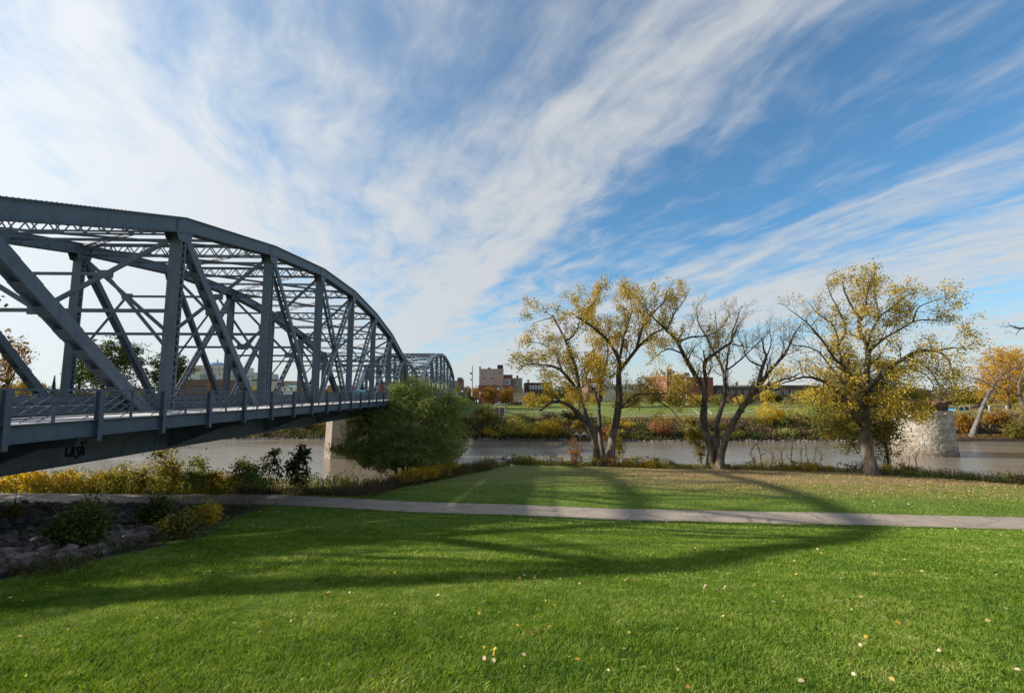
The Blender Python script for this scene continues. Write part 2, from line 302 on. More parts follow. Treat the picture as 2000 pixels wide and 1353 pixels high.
# ---------------------------------------------------------------- the bridge
NX, FX = -17.25, -31.15                                  # near and far truss planes
PAN = 9.58; Y0 = 5.0; ZB = 10.38                          # panel length, first bearing, bottom chord centre line
TOPS = [18.72, 21.75, 23.4, 24.35, 24.35, 23.4, 21.75, 19.0]
def py_(k): return Y0+PAN*(k+1)                           # k=-1 .. 8
def lace(mb, p0, p1, across, off, wdt, pitch, bw=.06, bt=.015, lip=.1):
    """zigzag bars on one face of a member: 'across' spans the width, 'off' is the face's offset"""
    p0 = V(*p0)+V(*off); p1 = V(*p1)+V(*off); L = np.linalg.norm(p1-p0); n = max(2, int(round(L/pitch))); d = (p1-p0)/n; a = V(*across)*wdt/2
    nn = norm(np.cross(norm(p1-p0), V(*across)))
    for i in range(n):
        s_ = 1 if i % 2 else -1
        mb.bar(p0+d*i+a*s_, p0+d*(i+1)-a*s_, bw, bt, np.cross(norm(d*1-2*a*s_), nn))
def rivets(mb, p0, p1, nrm, pitch=.16, r=.018, k=1.5):
    p0 = V(*p0); p1 = V(*p1); n = int(np.linalg.norm(p1-p0)/pitch)
    for i in range(n+1): mb.cone(p0+(p1-p0)*i/max(n, 1), nrm, r*k, r*k, 5)
def chan(mb, p0, p1, cen, wdt, thk, side, flange=.09, inward=1):
    """plate with two flange lips: a built-up channel"""
    mb.bar(V(*p0)+cen, V(*p1)+cen, wdt, thk, side)
def side_member(p0, p1, wx, dn, style, pitch=.34):
    """member lying in the truss plane with plates facing +-X and lacing or battens on the other two faces"""
    mb = MB(); p0 = V(*p0); p1 = V(*p1); d = norm(p1-p0); n = norm(np.cross(V(1, 0, 0), d)); X = V(1, 0, 0)
    for s_ in (-1, 1):
        mb.bar(p0+X*s_*(wx/2-.012), p1+X*s_*(wx/2-.012), dn, .024, n)
        for q in (-1, 1): mb.bar(p0+X*s_*(wx/2-.07)+n*q*(dn/2-.012), p1+X*s_*(wx/2-.07)+n*q*(dn/2-.012), .09, .022, X)
    for q in (-1, 1):
        if style == 'lace': lace(mb, p0+d*.5, p1-d*.5, X, n*q*(dn/2+.012), wx-.1, pitch)
        else:
            L = np.linalg.norm(p1-p0); m_ = int(L/1.15)
            for i in range(m_+1):
                c_ = p0+d*(.4+(L-.8)*i/m_); mb.bar(c_-d*.27, c_+d*.27, wx, .022, X); mb.v[-8:] = [tuple(V(*v)+n*q*(dn/2+.008)) for v in mb.v[-8:]]
    return mb
def upright(xc, y, z0, z1, wx=.6, wy=.42, pitch=.36, riv=False):
    """truss vertical: plates facing +-Y, lacing facing +-X"""
    mb = MB(); X = V(1, 0, 0)
    for s_ in (-1, 1):
        mb.bar((xc, y+s_*(wy/2-.012), z0), (xc, y+s_*(wy/2-.012), z1), wx, .024, X)
        for q in (-1, 1): mb.bar((xc+q*(wx/2-.012), y+s_*(wy/2-.06), z0), (xc+q*(wx/2-.012), y+s_*(wy/2-.06), z1), .022, .1, X)
        if riv:
            for q in (-1, 1): rivets(mb, (xc+q*(wx/2-.06), y+s_*wy/2, z0), (xc+q*(wx/2-.06), y+s_*wy/2, z1), (0, s_, 0), .3, .02)
    for q in (-1, 1): lace(mb, (xc, y, z0+.3), (xc, y, z1-.6), (0, 1, 0), V(q*(wx/2+.01), 0, 0), wy-.08, pitch)
    return mb
def girderlet(p0, p1, depth=.5, pitch=.5, bw=.05, dn=(0, 0, 1), wide=0.0):
    """light strut: two angles and zigzag between, lying in the plane of dn"""
    mb = MB(); p0 = V(*p0); p1 = V(*p1); d = norm(p1-p0); u = norm(V(*dn)-d*(V(*dn)@d)); w_ = np.cross(d, u)
    for o_ in ((0,) if not wide else (-wide/2, wide/2)):
        for s_ in (-1, 1):
            mb.bar(p0+u*s_*depth/2+w_*o_, p1+u*s_*depth/2+w_*o_, .1, .03, w_)
            mb.bar(p0+u*s_*(depth/2-.05)+w_*(o_+.04), p1+u*s_*(depth/2-.05)+w_*(o_+.04), .1, .02, u)
        lace(mb, p0, p1, u, w_*o_, depth-.04, pitch, bw)
    return mb
def chord_frame(k): return V(0, py_(k), TOPS[k]) if 0 <= k <= 7 else V(0, py_(k), ZB)
def box_chord(xc, a, b, wx, dn, riv=False, bottom='lace', top=True, half=0.0):
    mb = MB(); X = V(1, 0, 0); a = V(xc, a[1], a[2]); b = V(xc, b[1], b[2]); d = norm(b-a); n = norm(np.cross(V(1, 0, 0), d))
    if n[2] < 0: n = -n
    a = a-d*half; b = b+d*half
    for s_ in (-1, 1):
        mb.bar(a+X*s_*(wx/2-.015), b+X*s_*(wx/2-.015), dn, .03, n)
        for q in (-1, 1): mb.bar(a+X*s_*(wx/2+.03)+n*q*(dn/2-.012), b+X*s_*(wx/2+.03)+n*q*(dn/2-.012), .12, .024, X)
        for q in (-1, 1): mb.bar(a+X*s_*(wx/2+.008)+n*q*(dn/2-.07), b+X*s_*(wx/2+.008)+n*q*(dn/2-.07), .1, .016, n)
        if riv and s_ == 1:
            for q in (-1, 1): rivets(mb, a+X*(wx/2+.016)+n*q*(dn/2-.07), b+X*(wx/2+.016)+n*q*(dn/2-.07), X, .17, .02)
            for q in (.5,): rivets(mb, a+X*(wx/2+.06)+n*(dn/2+.035), b+X*(wx/2+.06)+n*(dn/2+.035), n, .2, .02)
    if top: mb.bar(a+n*(dn/2+.014), b+n*(dn/2+.014), wx+.24, .03, X)
    lace(mb, a, b, X, -n*(dn/2+.008), wx-.06, .32, .08)
    return mb
def make_span():
    root = empty('bridge_span', (0, Y0, 0), '', 'bridge')
    K = list(range(-1, 9))
    for xc in (NX, FX):
        near = xc == NX
        for k in range(0, 7):                                         # top chord, one piece per panel
            a, b = chord_frame(k), chord_frame(k+1); box_chord(xc, a, b, .62, .76, riv=near and k < 4, half=.02).build('top_chord', steel, root)
        for k in (-1, 7):
            a, b = chord_frame(k), chord_frame(k+1); box_chord(xc, a, b, .62, .76, riv=near, half=.02).build('end_post', steel, root)
        for k in range(-1, 8):                                        # bottom chord
            mb = MB(); a, b = py_(k), py_(k+1)
            for s_ in (-1, 1):
                mb.bar((xc+s_*.28, a, ZB), (xc+s_*.28, b, ZB), .98, .03, (0, 0, 1))
                for q in (-1, 1): mb.bar((xc+s_*.33, a, ZB+q*.48), (xc+s_*.33, b, ZB+q*.48), .14, .025, (1, 0, 0))
            if near:
                for q in (-.43, .43, -.36, .36): rivets(mb, (xc+.295, a, ZB+q), (xc+.295, b, ZB+q), (1, 0, 0), .24, .02)
                for j in range(7): rivets(mb, (xc+.31, b-.7+.2*j, ZB-.3), (xc+.31, b-.7+.2*j, ZB+.3), (1, 0, 0), .12, .018)
            lace(mb, (xc, a, ZB), (xc, b, ZB), (1, 0, 0), V(0, 0, -.49), .55, .4); mb.build('bottom_chord', steel, root)
            sp_ = MB().span((xc+.297, b-.9, ZB-.42), (xc+.309, b+.9, ZB+.42)); sp_.build('splice_plate', steel, root)
        for k in range(0, 8):
            upright(xc, py_(k), ZB+.3, TOPS[k]-.35, riv=near and k < 4).build('vertical', steel, root)
            a = chord_frame(k); mb = MB()                                # gusset plates hanging from the chord
            lo = .95 if k not in (0, 7) else 1.2
            for s_ in (-1, 1):
                x_ = xc+s_*.326; sl0 = (TOPS[k]-TOPS[max(k-1, 0)])/PAN if k else 0; sl1 = (TOPS[min(k+1, 7)]-TOPS[k])/PAN
                poly = [(x_, a[1]-.62, a[2]+.36-.62*sl0), (x_, a[1], a[2]+.37), (x_, a[1]+.62, a[2]+.36+.62*sl1), (x_, a[1]+.62, a[2]-.42+.62*sl1), (x_, a[1]+.42, a[2]-lo), (x_, a[1]-.42, a[2]-lo), (x_, a[1]-.62, a[2]-.42-.62*sl0)]
                mb.prism(poly, (s_*.014, 0, 0))
                if near and s_ == 1:
                    for r_ in range(8):
                        for c_ in range(7):
                            yy = -.54+.18*c_; zt = .28-.11*r_+yy*(sl0 if yy < 0 else sl1)
                            mb.cone((x_+.014, a[1]+yy, a[2]+zt), (1, 0, 0), .02, .018, 5)
                    for r_ in range(6):
                        for c_ in (-.3, -.2, .2, .3): mb.cone((x_+.014, a[1]+c_, a[2]-.5-.08*r_), (1, 0, 0), .018, .016, 5)
            mb.build('gusset_plate', steel, root)
            mb = MB()
            for s_ in (-1, 1):
                x_ = xc+s_*.312; mb.prism([(x_, a[1]-1.0, ZB-.45), (x_, a[1]+1.0, ZB-.45), (x_, a[1]+.8, ZB+.6), (x_, a[1]+.3, ZB+1.35), (x_, a[1]-.3, ZB+1.35), (x_, a[1]-.8, ZB+.6)], (s_*.013, 0, 0))
            mb.build('foot_plate', steel, root)
        diag = [(0, 1, .56, .52, 'b'), (1, 2, .5, .42, 'b'), (2, 3, .5, .38, 'lace'), (3, 4, .48, .34, 'lace'), (4, 3, .48, .34, 'lace'), (5, 4, .5, .38, 'lace'), (6, 5, .5, .42, 'b'), (7, 6, .56, .46, 'b')]
        for t_, b_, wx_, dn_, sty in diag:
            p0 = V(xc, py_(t_), TOPS[t_]-.3); p1 = V(xc, py_(b_), ZB+.2); side_member(p0, p1, wx_, dn_, sty).build('diagonal', steel, root)
    # cross frames between the trusses
    for k in range(0, 8):
        y = py_(k); zt = TOPS[k]; zl = 17.05
        girderlet((NX-.3, y, zt-.05), (FX+.3, y, zt-.05), .85, .6, .085, (0, 0, 1), .42).build('top_strut', steel, root)
        if k in (0, 7): continue
        mb = MB(); mid = (NX+FX)/2
        mb.bar((NX-.3, y, zl), (FX+.3, y, zl), .2, .09, (0, 0, 1)); mb.bar((NX-.3, y+.08, zl+.08), (FX+.3, y+.08, zl+.08), .02, .12, (0, 0, 1))
        mb.build('lower_strut', steel, root)
        f = .5
        for xa, sg in ((NX, -1), (FX, 1)):
            a = V(xa+sg*.35, y, zt-.75); m_ = V(mid, y, zl); q = a+(m_-a)*f
            mb = MB(); mb.bar(a, m_, .24, .1, (0, 0, 1)); mb.bar(a+V(0, .1, 0), m_+V(0, .1, 0), .06, .1, (0, 0, 1)); mb.build('sway_brace', steel, root)
            mb = MB(); mb.bar(q, (xa+sg*.3, y, 15.2), .15, .08, (0, 0, 1)); mb.build('knee_brace', steel, root)
            MB().prism([q+V(-.36, -.06, -.2), q+V(.36, -.06, -.2), q+V(.36, -.06, .2), q+V(-.36, -.06, .2)], (0, .12, 0)).build('brace_plate', steel, root)
        qz = (zt-.75+zl)/2; qx = .5*((NX-.35)+mid)
        MB().bar((qx, y, qz), (mid*2-qx, y, qz), .16, .08, (0, 0, 1)).build('middle_strut', steel, root)
        MB().span((mid-.5, y-.07, zl-.22), (mid+.5, y+.07, zl+.3)).build('brace_plate', steel, root)
    # top lateral bracing: laced diagonals and an extra strut at mid panel
    for k in range(0, 7):
        a, b = chord_frame(k), chord_frame(k+1); dn = norm(np.cross(V(1, 0, 0), b-a)); dn = dn if dn[2] > 0 else -dn; o_ = dn*.22
        nn = np.cross(norm(b-a), V(1, 0, 0))
        for x0, x1 in ((NX-.3, FX+.3), (FX+.3, NX-.3)):
            p, q = V(x0, a[1], a[2])+o_*(1 if x0 > x1 else .2), V(x1, b[1], b[2])+o_*(1 if x0 > x1 else .2)
            girderlet(p, q, .5, .5, .075, norm(b-a)).build('lateral_brace', steel, root)
        c_ = (a+b)/2; girderlet((NX-.3, c_[1], c_[2]-.05), (FX+.3, c_[1], c_[2]-.05), .6, .55, .075, norm(b-a)).build('lateral_strut', steel, root)
    for k, kk in ((-1, 0), (8, 7)):                                    # portals on the sloping end posts
        a, b = chord_frame(k), chord_frame(kk); dn = norm(b-a)
        p = a+(b-a)*.80; girderlet((NX-.3, p[1], p[2]), (FX+.3, p[1], p[2]), 1.5, 1.0, .09, dn, .3).build('portal_frame', steel, root)
        mb = MB()
        for xa, sg in ((NX-.3, -1), (FX+.3, 1)):
            e = a+(b-a)*.58; f_ = a+(b-a)*.72; mb.bar((xa, e[1], e[2]), (xa+sg*2.6, f_[1], f_[2]), .2, .15, (0, 0, 1))
        mb.build('portal_knee', steel, root)
    # deck
    ya, yb = Y0-.2, Y0+PAN*9+.2
    MB().span((-30.4, ya, 11.5), (-18.35, yb, 11.84)).build('roadway', asph, root)
    MB().span((-16.85, ya, 11.66), (-12.98, yb, 11.85)).build('sidewalk', conc_w, root)
    mb = MB()
    for k in range(-1, 9):
        y = py_(k); mb = MB().span((NX-.3, y-.012, 10.3), (FX+.3, y+.012, 11.45)); mb.span((NX-.3, y-.16, 11.452), (FX+.3, y+.16, 11.48)); mb.span((NX-.3, y-.16, 10.27), (FX+.3, y+.16, 10.297)); mb.build('floor_beam', steel_d, root)
        mb = MB().prism([(NX+.32, y-.01, 10.0), (NX+.32, y-.01, 11.33), (-12.95, y-.01, 11.33), (-12.95, y-.01, 11.13), (-14.2, y-.01, 11.0)], (0, .024, 0))
        mb.bar((NX+.33, y, 9.98), (-14.2, y, 10.98), .2, .03, (0, 1, 0)); mb.bar((-14.2, y, 10.98), (-12.95, y, 11.11), .2, .03, (0, 1, 0)); mb.bar((NX+.4, y, 11.35), (-12.95, y, 11.35), .2, .03, (0, 1, 0))
        mb.build('bracket', steel_d, root)
    for x in (-16.0, -14.5): MB().span((x-.08, ya, 11.366), (x+.08, yb, 11.655)).build('stringer', steel_d, root)
    for x in (-19.5, -22, -24.5, -27, -29.5): MB().span((x-.12, ya, 11.0), (x+.12, yb, 11.495)).build('stringer', steel_d, root)
    mb = MB().span((-12.92, ya, 11.38), (-12.895, yb, 11.84)); mb.span((-12.97, ya, 11.36), (-12.78, yb, 11.385)); mb.span((-12.97, ya, 11.842), (-12.78, yb, 11.868)); mb.build('fascia_girder', steel, root)
    for xg, sg, nm in ((-18.05, 1, 'near'), (-30.65, -1, 'far')):            # guard rails along both sides of the road
        mb = MB().span((xg-.2, ya, 11.86), (xg+.2, yb, 12.2)); mb.build('curb', steel_d, root)
        g_ = MB().span((xg-.06, ya, 12.34), (xg+.1, yb, 12.52)); g_.span((xg-.1, ya, 12.40), (xg-.06, yb, 12.46)); g = g_.build('guard_rail', steel_d, root)
        mb = MB()
        for y in np.arange(ya+1, yb, 2.4): mb.span((xg-.05, y-.07, 12.2), (xg+.05, y+.07, 12.34))
        mb.build('rail_blocks', steel_d, g)
    # walkway railing
    xr = -12.9; step = 2.79; ys_ = np.arange(Y0-.2+1.87, yb, step)
    rl = MB(); rl.span((xr-.05, ya, 12.77), (xr+.05, yb, 12.83)); rl.span((xr-.02, ya, 12.66), (xr+.02, yb, 12.69)); rl.span((xr-.02, ya, 11.99), (xr+.02, yb, 12.03)); rl.span((xr-.02, ya, 12.09), (xr+.02, yb, 12.12))
    R_ = rl.build('railing', steel, root)
    lt = MB()
    for y in np.arange(ya, yb-.7, .465):
        lt.bar((xr-.012, y, 12.12), (xr-.012, y+.93, 12.66), .035, .012, (0, 0, 1)); lt.bar((xr+.012, y+.93, 12.12), (xr+.012, y, 12.66), .035, .012, (0, 0, 1))
        lt.bar((xr+.012, y, 11.9), (xr+.012, y+.46, 12.12), .03, .012, (0, 0, 1)) if int(y*10) % 2 else None
    lt.build('lattice', steel, R_)
    for y in ys_:
        mb = MB().span((xr+.03, y-.012, 11.2), (xr+.17, y+.012, 12.77)); mb.span((xr+.165, y-.08, 11.2), (xr+.185, y+.08, 12.8)); mb.span((xr+.005, y-.08, 11.2), (xr+.028, y+.08, 12.77))
        mb.build('rail_post', steel, R_)
        MB().span((xr-.03, y+step/2-.03, 11.87), (xr+.03, y+step/2+.03, 12.77)).build('thin_post', steel, R_)
    for xx in (-24.2,): 
        for dx in (-.12, .12): MB().span((xx+dx-.05, ya, 11.842), (xx+dx+.05, yb, 11.846)).build('lane_line', pm_yellow, root)
    return root
pm_yellow = pmat('yellow_paint', [(.65, .45, .05)], 1, .7)
span = make_span(); span['label'] = 'near grey-blue steel truss span rising over the grass on the left'; span['group'] = 'truss spans of the bridge'
# spray-painted word on the bottom chord
for kk in (1,):
    gfm = pmat('spray_paint', [(.008, .008, .01)], 1, .8); mb = MB(); gx = NX+.322
    p0 = at(129, 887, 1); d0 = ray(129, 887); P = CAM+d0*((gx-0)/d0[0]); d1 = ray(167, 868); Q = CAM+d1*(gx/d1[0]); L_ = Q[1]-P[1]; yb0 = P[1]; zb0 = 10.22; H_ = .46
    letters = {'C': [[(.95, .8), (.75, 1), (.35, .98), (.05, .7), (0, .35), (.2, .08), (.6, .02), (.95, .2)]], 'A': [[(0, 0), (.45, 1), (.75, -.05)], [(.1, .45), (.85, .4)]], 'S': [[(.9, .85), (.5, 1), (.15, .75), (.6, .5), (.85, .2), (.4, -.1), (.05, .05)]], 'h': [[(.1, 1.05), (.15, -.05)], [(.15, .45), (.5, .65), (.75, .4), (.8, -.1)], [(.75, .9), (1.0, 1.1)]]}
    for i, ch in enumerate('CASh'):
        ox = yb0+L_*(i*.26); wd = L_*.22; oz = zb0+[.0, -.02, -.06, .02][i]
        for strk in letters[ch]:
            # smooth the stroke a little
            pts_ = [V(gx, ox+wd*a_, oz+H_*b_) for a_, b_ in strk]
            for a_, b_ in zip(pts_[:-1], pts_[1:]): mb.bar(a_-.01*norm(b_-a_), b_+.015*norm(b_-a_), .062, .006, np.cross(norm(b_-a_), V(1, 0, 0)))
    mb.build('graffiti', gfm, span)
def copy_tree(o, parent=None, dy=0):
    c = o.copy(); COL.objects.link(c)
    if parent is not None: c.parent = parent
    for ch in o.children: copy_tree(ch, c)
    return c
sp2 = copy_tree(span); sp2.location.y += PAN*9+2.4; sp2['label'] = 'farther grey-blue steel truss span beyond the first one, reaching the far bank'
for o in list(sp2.children):
    if o.name.startswith('graffiti'): bpy.data.objects.remove(o)
# river pier under the joint
yp_ = Y0+PAN*9+1.2
root = empty('bridge_pier', (-24, yp_, 0), 'tall tan concrete river pier under the joint of the two truss spans', 'pier')
def pier_body(x0, x1, hy, z0, z1, nose=1.6, bat=.35):
    def ring(z, g): return [(x0-nose-g, yp_, z), (x0-g*.5, yp_-hy-g, z), (x1+g*.5, yp_-hy-g, z), (x1+nose+g, yp_, z), (x1+g*.5, yp_+hy+g, z), (x0-g*.5, yp_+hy+g, z)]
    a, b = ring(z0, bat), ring(z1, 0); n = 6
    return MB().add(a+b, [tuple(range(n))[::-1], tuple(range(n, 2*n))]+[(i, (i+1) % n, n+(i+1) % n, n+i) for i in range(n)])
pier_body(-32.6, -30.0, 1.1, -2.4, 9.5).build('column', conc, root); pier_body(-18.4, -15.8, 1.1, -2.4, 9.5).build('column', conc, root)
MB().span((-29.6, yp_-.45, -2.4), (-18.8, yp_+.45, 8.6)).build('web_wall', conc, root)
MB().span((-33.2, yp_-1.35, 9.52), (-15.2, yp_+1.35, 9.86)).build('cap', conc, root)
for nm, ya_, lab in (('near', 2.6, 'grey concrete abutment at the near end of the bridge'), ('far', Y0+PAN*18+4.0, 'grey concrete abutment at the far end of the bridge')):
    root = empty('bridge_abutment', (-24, ya_, 8), lab, 'abutment')
    MB().span((-36, ya_-1.6, 3), (-12.95, ya_+1.6, 9.86)).build('wall', conc, root)
    if nm == 'near': MB().span((-36, ya_-1.6, 9.87), (-12.95, ya_+.4, 11.6)).build('back_wall', conc, root)
    else: MB().span((-36, ya_-.4, 9.87), (-12.95, ya_+1.6, 11.6)).build('back_wall', conc, root)
# road beyond the far end
yr = Y0+PAN*18+4; rv = []; rf = []
for i, y in enumerate(np.linspace(yr+1.6, yr+300, 16)):
    zc = max(11.86-.085*(y-yr), float(gz(-22, y))+.12); rv += [(-31, y, zc), (-13, y, zc)]
rf = [(2*i, 2*i+1, 2*i+3, 2*i+2) for i in range(15)]
tag(link('road', fastmesh('road', rv, rf), asph), kind='structure')
for x_ in (-12.4,):
    mb = MB()
    for i in range(15): mb.add([(x_+.2, rv[2*i][1], rv[2*i][2]-.04), (x_+2.4, rv[2*i][1], rv[2*i][2]-.1), (x_+2.4, rv[2*i+2][1], rv[2*i+2][2]-.1), (x_+.2, rv[2*i+2][1], rv[2*i+2][2]-.04)], [(0, 1, 2, 3)])
    tag(mb.build('pavement', conc_w), kind='structure')
# ---------------------------------------------------------------- vegetation tools
def hit(x, y):
    d = ray(x, y); d = d/np.linalg.norm(d); t = np.arange(3, 400, .15); P = CAM+d*t[:, None]; k = np.argmax(P[:, 2] <= gz(P[:, 0], P[:, 1])); return P[k]
def unit(n): a = R.normal(size=(n, 3)); return a/np.linalg.norm(a, axis=1, keepdims=True)
def leaves(name, C, size, mat, parent=None, aspect=.8, dirs=None, jit=.35):
    C = np.asarray(C, float); n = len(C); sz = size*(1+jit*(R.random(n)*2-1))[:, None]
    a = unit(n) if dirs is None else dirs+unit(n)*.35; a /= np.linalg.norm(a, axis=1, keepdims=True)
    b = np.cross(a, unit(n)); b /= np.linalg.norm(b, axis=1, keepdims=True)
    v = np.stack([C-a*sz/2, C+b*sz*aspect/2, C+a*sz/2, C-b*sz*aspect/2], 1).reshape(-1, 3)
    return link(name, fastmesh(name, v, np.arange(4*n).reshape(n, 4)), mat, parent)
class Tree:
    def __init__(s): s.mb = MB(); s.tips = []
    def limb(s, pts, r0, r1, sides=8):
        pts = [V(*p) for p in pts]; n = len(pts); s.mb.tube(pts, [r0+(r1-r0)*(i/(n-1))**.9 for i in range(n)], sides, cap=False)
    def grow(s, pts, r0, r1, lvl, maxl, sp, ln, up=.3, start=.15, outc=None):
        pts = np.array(pts); seg = np.linalg.norm(np.diff(pts, axis=0), axis=1); cum = np.r_[0, np.cumsum(seg)]; L = cum[-1]
        if L < .3: return
        t = start*L+R.random()*sp
        while t < L:
            f = t/L; P = np.array([np.interp(t, cum, pts[:, i]) for i in range(3)]); k = min(np.searchsorted(cum, t), len(pts)-1); d = norm(pts[k]-pts[k-1])
            per = norm(np.cross(d, unit(1)[0])); an = math.radians(R.uniform(28, 65)); cdv = d*math.cos(an)+per*math.sin(an)+V(0, 0, up)
            if outc is not None: cdv = cdv+norm(P-outc)*.35
            cdv = norm(cdv); l_ = ln*R.uniform(.55, 1.15)*(1.05-.55*f); rr = max(.012, min((r0+(r1-r0)*f)*.62, .035*l_**1.1))
            q = [P]; dd = cdv
            for i in range(4): dd = norm(dd+unit(1)[0]*.28+V(0, 0, .10*up)); q.append(q[-1]+dd*l_/4)
            s.limb(q, rr, max(.008, rr*.3), 5 if lvl < 2 else 3)
            if lvl >= 2 or lvl >= maxl-1: s.tips += [(p, lvl) for p in q[1:]]
            if lvl < maxl: s.grow(q, rr, rr*.3, lvl+1, maxl, max(.28, sp*.52), ln*.52, up, .2, outc)
            t += sp*R.uniform(.6, 1.4)
def smooth_pts(pts, n=4):
    P = np.array(pts, float); o = []
    for i in range(len(P)-1):
        p0, p1, p2, p3 = P[max(i-1, 0)], P[i], P[i+1], P[min(i+2, len(P)-1)]
        for t in np.arange(n)/n: o.append(.5*((2*p1)+(-p0+p2)*t+(2*p0-5*p1+4*p2-p3)*t*t+(-p0+3*p1-3*p2+p3)*t**3))
    return np.array(o+[P[-1]])
def traced_tree(label, base_px, limbs, leafn, leafmat_, leafsize, sp=1.5, ln=3.2, maxl=3, keep=None, barkm=bark, name='cottonwood_tree', cat='tree', spread=.55, Yo=None, up=.3, group=None):
    B = hit(*base_px) if Yo is None else at(base_px[0], base_px[1], Yo); B[2] = min(B[2], g1(B[0], B[1])+.05); root = empty(name, tuple(B), label, cat, group); T_ = Tree(); Y = B[1]
    for px, r0, r1, d0, d1, mode in limbs:
        W = [at(p[0], p[1], Y+d0+(d1-d0)*(i/(len(px)-1))) for i, p in enumerate(px)]
        W = smooth_pts(W); W[1:-1] += unit(len(W)-2)*min(.08, r1)
        n = len(W); rr = [r0+(r1-r0)*(i/(n-1)) for i in range(n)]
        if mode == 'base': rr[0] *= 1.55; rr[1] *= 1.28; rr[2] *= 1.1; W[0] = W[0]-V(0, 0, .8)
        T_.mb.tube(W, rr, 10 if r0 > .2 else 7, cap=False)
        if mode != 'base' or True: T_.grow(W, r0*.6, r1, 1, maxl, sp, ln, up, .45 if mode == 'base' else .12, None)
    tr = T_.mb.build('trunk', barkm, root, smooth=True)
    tips = np.array([p for p, l in T_.tips]); pr = np.ones(len(tips))
    if keep is not None:
        z_ = (tips-CAM)@fw; X_ = CXP+FPX*((tips-CAM)@rt)/z_; Y_ = CYP-FPX*((tips-CAM)@up_)/z_; pr = keep(X_, Y_)
    pr = pr*(.25+1.5*R.random(len(tips))**1.5); ch = R.choice(len(tips), leafn, p=pr/pr.sum()); C_ = tips[ch]+R.normal(size=(leafn, 3))*spread*.42
    leaves('crown', C_, leafsize, leafmat_, root); return root
def cloud(lobes, n, clump=.5, shell=.5, rag=.16):
    """leaf positions gathered in small clumps spread through a few ellipsoids"""
    wt = np.array([l[3]*l[4]*l[5] for l in lobes]); o = []
    for l, k in zip(lobes, (wt/wt.sum()*n).astype(int)):
        m_ = max(3, k//22); u = unit(m_)*(shell+(1-shell)*R.random(m_)[:, None])**.6; u *= (1+rag*np.sin(u[:, :1]*7+l[0])*np.cos(u[:, 1:2]*6))
        cc = V(*l[:3])+u*V(*l[3:6]); ix = R.integers(0, m_, k); sc = (.4+R.random(m_)*1.1)[ix][:, None]; o.append(cc[ix]+R.normal(size=(k, 3))*clump*sc*V(1, 1, .75))
    return np.concatenate(o)
def bushy(name, label, cat, base, lobes, n, mat, size, clump=.5, shell=.4, trunk_r=0, barkm=bark_d, group=None, aspect=.8, dirs=None, stems=5, crown='crown', twigs=0):
    root = empty(name, tuple(base), label, cat, group); C_ = cloud(lobes, n, clump, shell)
    C_ = C_[C_[:, 2] > gz(C_[:, 0], C_[:, 1])-.1]
    D = None
    if dirs is not None: c0 = V(*base)+V(0, 0, 1.0); D = (C_-c0); D /= np.linalg.norm(D, axis=1, keepdims=True)+1e-6; D = D*dirs[0]+V(0, 0, dirs[1])
    leaves(crown, C_, size, mat, root, aspect, D)
    mb = MB(); b = V(*base)-V(0, 0, .3)
    if trunk_r:
        top = V(*lobes[0][:3]); mb.tube(smooth_pts([b, b*.5+top*.5+V(*(R.normal(size=2)*.15), 0), top]), [trunk_r*(1-.08*i) for i in range(9)], 8, cap=False)
    for i in range(stems):
        l = lobes[i % len(lobes)]; e = V(*l[:3])+unit(1)[0]*V(*l[3:6])*.8; s0 = b if not trunk_r else b+(V(*lobes[0][:3])-b)*R.uniform(.45, .9); md = (s0+e)/2+R.normal(size=3)*.08*np.linalg.norm(e-s0)
        r_ = (trunk_r*.45 if trunk_r else .05); mb.tube(smooth_pts([s0, md, e], 3), list(np.linspace(r_, .012, 7)), 5, cap=False)
        for j in range(twigs):
            p = s0+(e-s0)*R.uniform(.3, 1); mb.tube([p, p+unit(1)[0]*R.uniform(.3, 1.1)+V(0, 0, .3)], [.014, .006], 3, cap=False)
    mb.build('trunk' if trunk_r else 'stems', barkm, root, smooth=True); return root
def spray(name, bases, height, nleaf, lsize, mat, parent=None, spread=.35, aspect=.3, bend=.3, up=1.0, lo=.1):
    """plants made of leaning stalks with leaves set along them"""
    bases = np.asarray(bases, float); k = len(bases); d = unit(k)*spread; d[:, 2] = up; d /= np.linalg.norm(d, axis=1, keepdims=True)
    h = np.asarray(height)*np.ones(k)*R.uniform(.6, 1.15, k); t = R.uniform(lo, 1, (k, nleaf)); bd = unit(k)*V(1, 1, .2)*bend
    P = bases[:, None]+d[:, None]*(h[:, None]*t)[..., None]+(bd[:, None]*(h[:, None]*t**2)[..., None]); D = d[:, None]*.7+unit(k*nleaf).reshape(k, nleaf, 3)*.6
    D = D.reshape(-1, 3); D /= np.linalg.norm(D, axis=1, keepdims=True); return leaves(name, P.reshape(-1, 3), lsize, mat, parent, aspect, D)

L_gold = leafmat('yellow_cottonwood_leaves', [(.13, .13, .018), (.30, .25, .025), (.52, .38, .04), (.62, .42, .07), (.52, .29, .04)], .3, zone=.12)
L_olive = leafmat('olive_yellow_leaves', [(.06, .07, .012), (.14, .13, .02), (.26, .20, .03), (.38, .26, .03)], .3, zone=.15)
L_orange = leafmat('orange_leaves', [(.12, .06, .01), (.26, .14, .02), (.36, .18, .02), (.30, .19, .03)], .3, zone=.2)
L_yel = leafmat('bright_yellow_leaves', [(.22, .17, .015), (.42, .29, .02), (.5, .33, .03)], .35, zone=.3)
L_green = leafmat('green_leaves', [(.02, .035, .008), (.04, .07, .012), (.07, .10, .02), (.12, .13, .03)], .3, zone=.15)
L_willow = leafmat('willow_leaves', [(.09, .11, .025), (.17, .23, .045), (.28, .35, .09), (.42, .46, .17), (.5, .40, .07)], .35, zone=.3)
